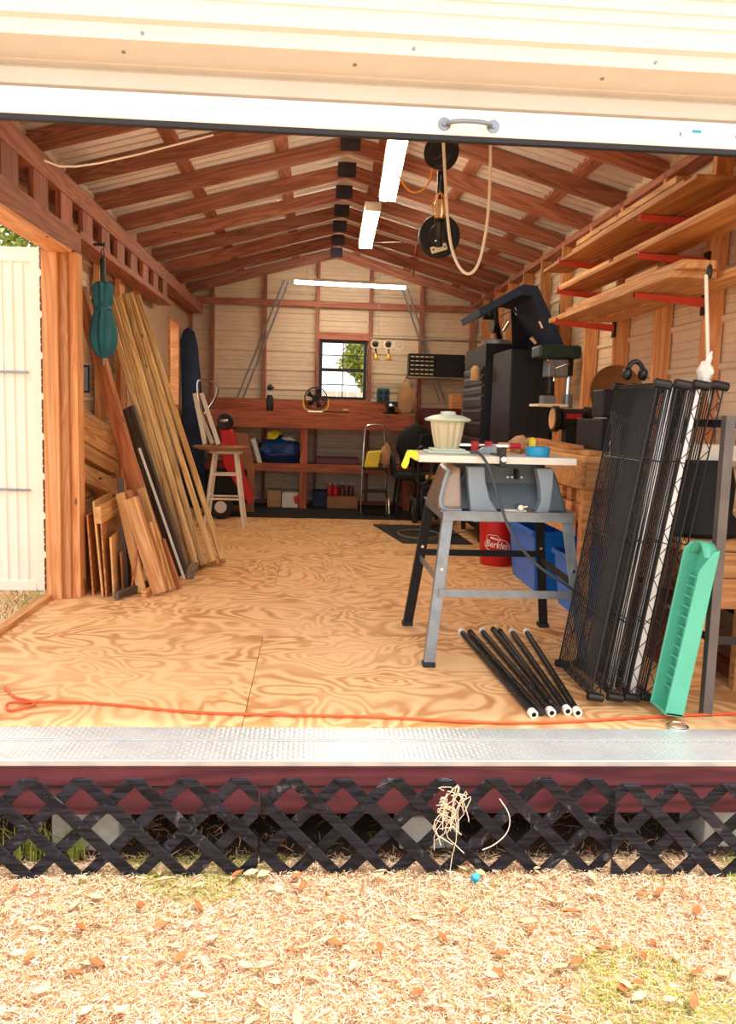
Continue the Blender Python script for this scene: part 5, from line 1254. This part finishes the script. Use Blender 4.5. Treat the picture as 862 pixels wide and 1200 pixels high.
# on the shelves below
p = aty(328, 540, 9.7)
t_ = thing('folded_tarp', 'bundled blue tarp on the lower shelf of the back workbench', 'tarp', (p.x, 9.72, .521))
MB().blob((p.x, 9.72, .521+.14), (.26, .18, .16), 5, .16, n=22, freq=2.6, floor=.521).build('bundle', 'tarp', t_, smooth=True)
MB().tube([(p.x-.2, 9.56, .62), (p.x-.0, 9.535, .66), (p.x+.2, 9.57, .62)], .006, n=6).build('tie_cord', 'navy', t_)
q = aty(321, 516, 9.7)
single(MB().prism([(q.x-.08, 9.62, .795), (q.x+.02, 9.60, .795), (q.x+.10, 9.66, .885), (q.x+.0, 9.66, .90), (q.x-.07, 9.64, .88)], (0, .12, 0)), 'yellow_bag', 'yellow', 'crumpled yellow bag on top of the blue tarp', 'bag', bevel=.012, seg=2)
single(MB().blob((q.x+.16, 9.68, .80), (.09, .07, .03), 8, .2), 'green_cloth', 'jadelid', 'pale green cloth lying on the blue tarp beside the yellow bag', 'cloth', smooth=True)
a = aty(370, 545, 9.7); b = aty(420, 545, 9.7)
single(MB().box((a.x, 9.62, .521), (b.x, 9.95, .60)), 'flat_case', 'darkred', 'flat dark red case on the lower shelf of the back workbench', 'case', bevel=.006)
def carton(u0, u1, h, y, lab, m='tan', mark=None, d=.3, z=.009):
    a, b = aty(u0, 588, y).x, aty(u1, 588, y).x
    t_ = thing('carton', lab, 'box', ((a+b)/2, y, z))
    MB().box((a, y, z), (b, y+d, z+h)).build('box_body', m, t_, bevel=.004)
    MB().box((a+.0, y+.0, z+h+.0005), (b, y+d*.48, z+h+.005)).build('flap', m, t_)
    if mark: MB().blob(((a+b)/2+.08, y-.002, z+h*.55), (.04, .003, .05), 3, .2).build('printed_mark', mark, t_)
    return t_
carton(313, 329, .19, 9.62, 'tan carton on the mat under the back workbench', 'tan')
carton(330, 349, .17, 9.60, 'white carton with a red mark under the back workbench', 'paper', 'red')
carton(383, 419, .14, 9.60, 'brown carton holding red bottles under the back workbench', 'brown')
for i, u in enumerate((386, 393, 401, 411)):
    x = aty(u, 570, 9.7).x
    t_ = thing('oil_bottle', ('red bottle with white cap standing in the brown carton' if i < 2 else 'dark bottle with a light cap at the end of the brown carton'), 'bottle', (x, 9.70, .156), 'bottles in the brown carton')
    MB().lathe([(.034, .156), (.034, .25), (.014, .275), (.012, .285)], (x, 9.70, 0), 14).build('container', 'red' if i < 2 else 'darkred', t_, smooth=True)
    MB().cyl((x, 9.70, .285), (x, 9.70, .305), .015, n=12).build('cap', 'paper', t_)
single(MB().box((-.02, 9.7, .009), (.20, 9.95, .20)), 'blue_case', 'bluedark', 'dark blue case on the mat under the back workbench', 'case', bevel=.01)
# chrome step stool
t_ = thing('step_stool', 'folding chrome step stool before the back workbench', 'step stool', (.67, 9.25, .009))
x0, x1, y0 = .53, .80, 9.25
MB().tube([(x0-.01, y0-.12, .012), (x0, y0, .5), (x0+.02, y0+.05, .95), (x0+.05, y0+.055, 1.0), (x1-.05, y0+.055, 1.0), (x1-.02, y0+.05, .95), (x1, y0, .5), (x1+.01, y0-.12, .012)], .011, n=8, smooth=2).build('main_frame', 'chrome', t_, smooth=True)
MB().tube([(x0-.02, y0-.3, .022), (x0-.015, y0-.2, .25), (x0, y0-.1, .26), (x1, y0-.1, .26), (x1+.015, y0-.2, .25), (x1+.02, y0-.3, .022)], .010, n=8, smooth=1).build('front_frame', 'chrome', t_, smooth=True)
MB().box((x0+.0, y0-.26, .262), (x1, y0-.06, .285)).build('lower_step', 'blackm', t_, bevel=.004)
MB().box((x0, y0-.12, .50), (x1, y0+.10, .525)).build('upper_step', 'blackm', t_, bevel=.004)
for x in (x0-.022, x1+.012): MB().box((x-.008, y0-.31, .009), (x+.018, y0-.285, .04)).build('rubber_foot', 'rubber', t_)
p = aty(437, 535, 9.12); 
single(MB().prism([(.545, 9.16, .526), (.70, 9.16, .526), (.74, 9.16, .72), (.58, 9.16, .70)], (0, .09, 0)), 'shop_cloth', 'yellow', 'yellow cloth hanging on the chrome step stool', 'cloth', bevel=.01)
single(MB().blob((.79, 9.20, .66), (.065, .06, .135), 4, .16), 'tan_pouch', 'tan', 'tan pouch lying on the chrome step stool', 'pouch', smooth=True)
# black padded chair
cx_, cy0 = 1.10, 8.98
t_ = thing('padded_chair', 'black padded armchair by the step stool, in the dark corner', 'chair', (cx_, cy0, .009))
MB().blob((cx_, cy0+.15, .78), (.21, .07, .24), 3, .05, n=20).build('backrest', 'blackm', t_, smooth=True)
MB().box((cx_-.23, cy0-.22, .42), (cx_+.23, cy0+.2, .50)).build('seat', 'blackm', t_, bevel=.03, seg=3)
for s_ in (-1, 1):
    MB().tube([(cx_+s_*.24, cy0+.18, .45), (cx_+s_*.26, cy0+.15, .66), (cx_+s_*.26, cy0-.12, .68), (cx_+s_*.24, cy0-.17, .45)], .02, n=8, smooth=2).build('armrest', 'blackm', t_, smooth=True)
    for yy in (-.18, .17): MB().cyl((cx_+s_*.19, cy0+yy, .42), (cx_+s_*.22, cy0+yy*1.15, .009), .015, n=8).build('leg', 'black', t_)
# dark wheeled machine with yellow bar
t_ = thing('pressure_washer', 'black wheeled machine with yellow bar behind the lantern jar', 'machine', (1.05, 7.95, 0))
mx_, my_ = 1.0, 8.5
mx_ = aty(507, 590, 8.45).x; my_ = 8.45
MB().box((mx_-.13, my_-.2, .10), (mx_+.14, my_+.2, .16)).box((mx_-.10, my_-.12, .16), (mx_+.10, my_+.14, .40)).build('engine_block', 'blackm', t_, bevel=.015, seg=2)
MB().cyl((mx_-.03, my_-.17, .30), (mx_-.03, my_-.12, .30), .075, n=20).build('starter_cover', 'black', t_)
MB().box((mx_-.10, my_-.15, .475), (mx_+.10, my_-.08, .515)).build('yellow_bar', 'yellowcord', t_, bevel=.006)
MB().tube([(mx_-.14, my_-.16, .12), (mx_-.14, my_-.16, .46), (mx_+.14, my_-.16, .46), (mx_+.14, my_-.16, .12)], .012, n=8, smooth=1).tube([(mx_-.14, my_+.16, .12), (mx_-.14, my_+.2, .85), (mx_-.1, my_+.22, .92), (mx_+.1, my_+.22, .92), (mx_+.14, my_+.2, .85), (mx_+.14, my_+.16, .12)], .012, n=8, smooth=1).build('tube_frame', 'black', t_, smooth=True)
for s_ in (-1, 1):
    w_ = MB().lathe([(.05, -.02), (.12, -.025), (.132, -.01), (.132, .01), (.12, .025), (.05, .02)], (mx_+s_*.18, my_+.08, .133), 24, R=Matrix.Rotation(PI/2, 3, 'Y')).build('wheel', 'rubber', t_, smooth=True)
    MB().cyl((mx_+s_*.17, my_+.08, .133), (mx_+s_*.205, my_+.08, .133), .045, n=16).build('hub_cap', 'steel', w_)
# coiled hose on it
mb = MB(); cc = V((mx_-.15, my_-.22, .62))
pts = []
for i in range(60): a = 2*PI*i/15; pts.append(cc+V((.10*math.cos(a), .012*i/15, .19*math.sin(a))))
single(mb.tube(pts, .010, n=6), 'coiled_hose', 'black', 'black hose coiled upright before the black wheeled machine', 'hose', smooth=True)
# dark red cabinet and box
single(MB().box((1.20, 9.25, .009), (1.62, 9.75, 1.20)).box((1.22, 9.242, .60), (1.60, 9.25, 1.17)).box((1.22, 9.242, .05), (1.60, 9.25, .57)), 'metal_cabinet', 'darkred', 'dark red cabinet between the back workbench and the tool cabinet', 'cabinet', bevel=.004)
a = aty(529, 478, 9.3); b = aty(541, 462, 9.3)
single(MB().box((a.x, 9.3, 1.201), (b.x, 9.55, b.z)), 'cardboard_box', 'stud', 'upright orange brown box on the dark red cabinet', 'box', bevel=.003)
# drawer organiser on a wall shelf
zo = 1.575
single(MB().box((1.08, 9.90, zo-.02), (1.80, 10.115, zo)), 'wall_shelf', 'greyish_wood', 'thin shelf on the back wall carrying the drawer organisers', 'shelf', bevel=.002)
for k_, (x0, x1, m, lab) in enumerate(((1.09, 1.40, 'white_metal', 'small parts organiser with rows of pale drawer labels'), (1.41, 1.76, 'navy', 'dark small parts organiser beside the pale labelled one'))):
    t_ = thing('parts_organiser', lab, 'drawer organiser', ((x0+x1)/2, 9.95, zo))
    MB().box((x0, 9.93, zo+.001), (x1, 10.11, zo+.27)).build('cabinet_body', 'black', t_, bevel=.003)
    w_ = (x1-x0-.02)/5
    for i in range(5):
        for j in range(5):
            X0 = x0+.01+i*w_; Z0 = zo+.012+j*.050
            d_ = MB().box((X0+.003, 9.918, Z0), (X0+w_-.003, 9.93, Z0+.044)).build('drawer', 'blackm' if k_ == 0 else 'navy', t_)
            if k_ == 0: MB().box((X0+.008, 9.912, Z0+.014), (X0+w_-.008, 9.918, Z0+.026)).build('pull', 'offwhite', d_)
            else: MB().box((X0+.025, 9.912, Z0+.018), (X0+w_-.025, 9.918, Z0+.022)).build('pull', 'black', d_)
# hanging rod, rings, bells
a, b = aty(433, 397, 9.7), aty(580, 400, 9.7); a.z = b.z = 1.985
t_ = thing('hanging_rod', 'thin pale rod hung level across the back right of the shed', 'rod', (a.x, 9.7, 1.985))
MB().cyl(a, b, .012, n=10).build('bar', 'greyish_wood', t_, smooth=True)
for x in (a.x+.1, b.x-.25): MB().tube([(x, 9.7, 1.99), (x, 9.7, roofz(x)+.02)], .002, n=5).build('hanging_wire', 'steel', t_)
for i, (u, lab) in enumerate(((440, 'pale ring hung on the rod nearest the window, brass bell below'), (455, 'pale ring hung second on the rod, brass bell below'), (467, 'pale ring hung third on the rod without a bell'))):
    p = aty(u, 404, 9.7); t_ = thing('hanging_ring', lab, 'ring', (p.x, 9.7, 1.85), 'rings on the hanging rod')
    MB().tube([(p.x+.055*math.cos(q), 9.7, 1.92+.055*math.sin(q)) for q in np.linspace(0, 2*PI, 25)[:-1]], .007, n=6, closed=True).build('hoop', 'offwhite', t_, smooth=True)
    MB().blob((p.x, 9.72, 1.92), (.035, .012, .035), 3, .1).build('centre_disc', 'black', t_, smooth=True) if i < 2 else None
    if i < 2:
        MB().tube([(p.x, 9.7, 1.87), (p.x+.01, 9.7, 1.80)], .010, n=6).build('stem', 'blackm', t_)
        MB().lathe([(.012, 1.81), (.018, 1.79), (.03, 1.76), (.055, 1.745), (.055, 1.74), (.0, 1.75)], (p.x+.005, 9.7, 0), 20).build('bell_mouth', 'brass', t_, smooth=True)
# leaning conduits
def conduit(u0, v0, u1, v1, y0, y1, lab):
    a, b = aty(u0, v0, y0), aty(u1, v1, y1); o = MB().cyl(a, b, .011, n=10)
    return single(o, 'conduit', 'steel', lab, 'pipe', 'steel conduits leaning at the back', smooth=True)
conduit(278, 466, 333, 328, 10.03, 9.9, 'first steel conduit leaning above the fan side of the bench')
conduit(285, 466, 339, 328, 10.03, 9.9, 'steel conduit leaning parallel beside the one above the black bottle')
conduit(515, 470, 471, 338, 10.03, 9.9, 'steel conduit leaning from the end of the crosswise lamp')
conduit(521, 470, 477, 338, 10.03, 9.9, 'steel conduit paired behind the drawer organisers, nearer the tool cabinet')
# tool cabinet stack
t_ = thing('tool_cabinet', 'tall black rolling tool cabinet against the wall behind the drill press', 'tool cabinet', (1.68, 7.7, 0))
cx0, cx1, cy0_, cy1_ = 1.44, 1.84, 7.2, 8.2
MB().box((cx0, cy0_, .12), (cx1, cy1_, .93)).build('lower_body', 'navy', t_, bevel=.006)
MB().box((cx0+.02, cy0_+.02, .935), (cx1, cy1_-.02, 1.755)).build('upper_body', 'navy', t_, bevel=.006)
for z, h in ((.16, .2), (.37, .17), (.55, .17), (.73, .16), (.97, .12), (1.10, .10), (1.21, .10), (1.32, .08), (1.41, .08), (1.50, .07)):
    xx = cx0 if z < .9 else cx0+.02
    d_ = MB().box((xx-.015, cy0_+.05, z), (xx, cy1_-.05, z+h-.012)).build('drawer', 'black', t_, bevel=.002)
    MB().box((xx-.027, cy0_+.08, z+h-.035), (xx-.015, cy1_-.08, z+h-.022)).build('drawer_pull', 'steel', d_)
for x in (cx0+.05, cx1-.05):
    for y in (cy0_+.08, cy1_-.08): MB().cyl((x-.015, y, .055), (x+.015, y, .055), .055, n=16).box((x-.02, y-.02, .08), (x+.02, y+.02, .12)).build('caster', 'rubber', t_)
single(MB().lathe([(0, 1.43), (.045, 1.435), (.045, 1.54), (.03, 1.55), (.03, 1.565), (0, 1.565)], (cx0-.042, 7.32, 0), 20), 'magnetic_cup', 'tan', 'small pale cup stuck to the drawer front of the tall tool cabinet', 'cup', smooth=True)
# mitre saw and raised black lid on top
zt3 = 1.757
t_ = thing('mitre_saw', 'black mitre saw with bright arm on top of the tool cabinet', 'mitre saw', (1.58, 7.5, zt3))
MB().lathe([(.13, zt3), (.13, zt3+.04), (.10, zt3+.05), (0, zt3+.05)], (1.60, 7.45, 0), 24).build('turntable', 'steel', t_, smooth=True)
MB().bar((1.66, 7.6, zt3+.05), (1.56, 7.45, zt3+.30), .05, .05).build('arm', 'black', t_, bevel=.006)
MB().cyl((1.545, 7.42, zt3+.22), (1.575, 7.42, zt3+.22), .12, n=28).build('blade_guard', 'black', t_, bevel=.003)
MB().cyl((1.46, 7.42, zt3+.27), (1.545, 7.42, zt3+.27), .05, n=18).build('motor', 'blackm', t_, smooth=True)
MB().tube([(1.52, 7.36, zt3+.38), (1.50, 7.28, zt3+.37), (1.49, 7.24, zt3+.30), (1.50, 7.28, zt3+.25)], .016, n=8, smooth=2).build('handle', 'black', t_, smooth=True)
for z in (.30, .36): MB().cyl((1.60, 7.30, zt3+z-.06), (1.74, 7.42, zt3+z), .014, n=10).build('slide_rail', 'chrome', t_)
MB().cyl((1.62, 7.3, zt3+.12), (1.66, 7.26, zt3+.2), .02, n=10).build('clamp_post', 'chrome', t_)
q = lambda u, v, y=6.2: aty(u, v, y)
t_ = thing('machine_cabinet', 'dark cabinet with a slanted black hood rising behind the drill press', 'machine', (1.7, 6.75, 0))
MB().box((1.50, 6.42, .0), (1.84, 7.1, 1.655)).build('body', 'navy', t_, bevel=.01)
MB().prism([q(560, 362), q(613, 333), q(630, 335), q(661, 404), q(652, 405), q(625, 348), q(612, 345), q(563, 370)], (0, .75, 0)).build('hood_skin', 'bluedark', t_, bevel=.003)
MB().prism([q(598, 350, 6.9), q(613, 343, 6.9), q(624, 347, 6.9), q(640, 404, 6.9), q(600, 404, 6.9)], (0, .02, 0)).build('hood_back', 'navy', t_)
for a, b in (((604, 362), (622, 355)), ((604, 368), (624, 362))): MB().cyl(q(*a, 6.7), q(*b, 6.7), .014, n=10).build('chrome_rod', 'chrome', t_)
for a, b in (((632, 376), (636, 384)), ((622, 395), (628, 402))): MB().cyl(q(*a, 6.3), q(*b, 6.3), .018, n=10).build('latch', 'chrome', t_)
# ---- left rear: stool, red truck, slats
sx_, sy_ = -.86, 8.08
t_ = thing('bar_stool', 'round white wooden stool with rungs at the end of the long boards', 'stool', (sx_, sy_, 0))
MB().lathe([(0, .70), (.15, .70), (.165, .71), (.165, .725), (.155, .735), (0, .735)], (sx_, sy_, 0), 32).build('seat', 'white', t_, smooth=True)
tops = [(-.10, -.10), (.10, -.10), (.10, .10), (-.10, .10)]; fts = [(-.185, -.18), (.19, -.18), (.185, .18), (-.185, .18)]
for (a, b), (c, d) in zip(tops, fts): MB().cyl((sx_+a, sy_+b, .70), (sx_+c, sy_+d, 0), .017, .014, n=12).build('leg', 'white', t_, smooth=True)
for zz, pairs in ((.27, ((0, 1), (2, 3))), (.30, ((1, 2), (3, 0))), (.50, ((0, 1), (2, 3))), (.46, ((1, 2), (3, 0)))):
    f_ = 1-zz/.70
    for i, j in pairs:
        A = V((sx_+tops[i][0]+(fts[i][0]-tops[i][0])*f_, sy_+tops[i][1]+(fts[i][1]-tops[i][1])*f_, zz)); B = V((sx_+tops[j][0]+(fts[j][0]-tops[j][0])*f_, sy_+tops[j][1]+(fts[j][1]-tops[j][1])*f_, zz))
        MB().cyl(A, B, .010, n=8).build('rung', 'white', t_)
single(MB().lathe([(0, .736), (.20, .736), (.26, .75), (.265, .765), (.25, .772), (0, .772)], (sx_-.05, sy_, 0), 40), 'round_board', 'brown', 'round brown board lying on the white stool', 'board', smooth=True)
for i, (u0, v0, u1, v1, lab) in enumerate(((236, 461, 256, 522, 'broad white slat standing on the round brown board'), (228, 461, 240, 522, 'narrow white slat standing on the round brown board, closest to the long boards'), (230, 475, 249, 522, 'middle white slat standing on the round brown board'))):
    T_ = aty(u0, v0, 8.28+.03*i); B_ = aty(u1, v1, 8.06+.05*i); B_.z = .774
    o = lean('fence_picket', B_, T_, .042, .014, (1, 0, 0), 'white'); tag(o, lab, 'slat', 'white slats on the stool')
hx_, hy_ = -.80, 8.75
t_ = thing('hand_truck', 'red wheeled machine with chrome loop handle behind the stool', 'hand truck', (hx_, hy_, 0))
P_ = lambda u, v, y=8.75: aty(u, v, y)
MB().tube([P_(247, 520), P_(233, 470, 8.8), P_(231, 447, 8.8), P_(236, 445, 8.8), P_(250, 447, 8.75), P_(256, 455, 8.75), P_(252, 468, 8.75), P_(240, 485, 8.75)], .012, n=8, smooth=2).build('loop_handle', 'chrome', t_, smooth=True)
MB().cyl(P_(241, 486), P_(262, 487), .008, n=8).build('axle_bar', 'chrome', t_)
w_ = P_(264, 494, 8.7)
MB().lathe([(.04, -.03), (.075, -.035), (.085, -.01), (.085, .01), (.075, .035), (.04, .03)], w_, 24, R=Matrix.Rotation(PI/2, 3, 'X')).cyl(w_+V((0, -.02, 0)), w_+V((0, .02, 0)), .05, n=20).build('air_filter', 'black', t_, smooth=True)
MB().blob(w_+V((-.01, -.045, .01)), (.045, .02, .022), 3, .1).build('chrome_cover', 'chrome', t_, smooth=True)
body = [P_(258, 503), P_(272, 503), P_(278, 530), P_(297, 585), P_(292, 592), P_(262, 545)]
MB().prism([q_+V((0, -.05, 0)) for q_ in body], (0, .22, 0)).build('body_shell', 'red', t_, bevel=.012, seg=2)
MB().box((-1.12, 8.72, .12), (-.72, 8.95, .5)).build('dark_core', 'blackm', t_, bevel=.02)
w_ = V((-.955, 8.55, .125))
o = MB().lathe([(.06, -.03), (.11, -.035), (.124, -.015), (.124, .015), (.11, .035), (.06, .03)], w_, 28, R=Matrix.Rotation(PI/2, 3, 'X')).build('wheel', 'rubber', t_, smooth=True)
MB().cyl(w_+V((0, -.034, 0)), w_+V((0, .03, 0)), .062, n=20).build('hub', 'white_metal', o)
MB().tube([w_+V((0, .02, 0)), w_+V((.05, .2, .02)), w_+V((.2, .3, .1))], .015, n=8).build('axle', 'steel', t_)
p0, p1 = P_(287, 505, 9.1), P_(300, 582, 9.1)
single(MB().prism([P_(272, 507, 9.1), P_(290, 508, 9.1), P_(298, 550, 9.1), (P_(298, 550, 9.1).x, 9.1, .01), (P_(272, 507, 9.1).x, 9.1, .01)], (0, .03, 0)), 'tan_board', 'brown', 'tan board standing behind the red machine', 'board')
single(MB().prism([P_(294, 515, 9.58), P_(299, 513, 9.58), V((P_(307, 540, 9.58).x, 9.58, .522)), V((P_(302, 540, 9.58).x, 9.58, .522))], (0, .03, 0)), 'white_paddle', 'paper', 'small white panel leaning at the end of the back workbench', 'panel')
# dark blue board by the corner
sb = [(213, 480), (211, 400), (214, 388), (220, 383), (227, 388), (231, 405), (237, 470), (240, 560), (241, 596), (214, 596)]
single(MB().prism([aty(u, v, 9.45) for u, v in sb], (0, .06, 0)), 'body_board', 'bluedark', 'tall dark blue rounded board standing in the back corner', 'board', bevel=.01, seg=2)

# ---- orange extension cord and ring on the floor
cp_ = [(6, 805), (16, 818), (38, 821), (42, 826), (14, 834), (6, 830), (9, 823), (30, 823), (75, 822), (130, 825), (220, 835), (330, 838), (450, 840), (560, 847), (640, 847), (730, 842), (800, 838), (866, 836), (900, 835)]
single(MB().tube([atz(u, v, .008) for u, v in cp_], .005, n=8, smooth=3), 'extension_cord', 'orangecord', 'orange extension cord running across the floor inside the sill', 'cord', smooth=True)
c_ = atz(798, 854, .01)
mb = MB(); mb.tube([V((c_.x+.036*math.cos(a), 2.86+.036*math.sin(a), .006)) for a in np.linspace(0, 2*PI, 25)[:-1]], .005, n=6, closed=True).tube([V((c_.x+.031*math.cos(a), 2.86+.031*math.sin(a), .012)) for a in np.linspace(0, 2*PI, 25)[:-1]], .003, n=6, closed=True)
single(mb, 'metal_ring', 'chrome', 'small shiny metal ring on the floor by the steel rack foot', 'ring', smooth=True)
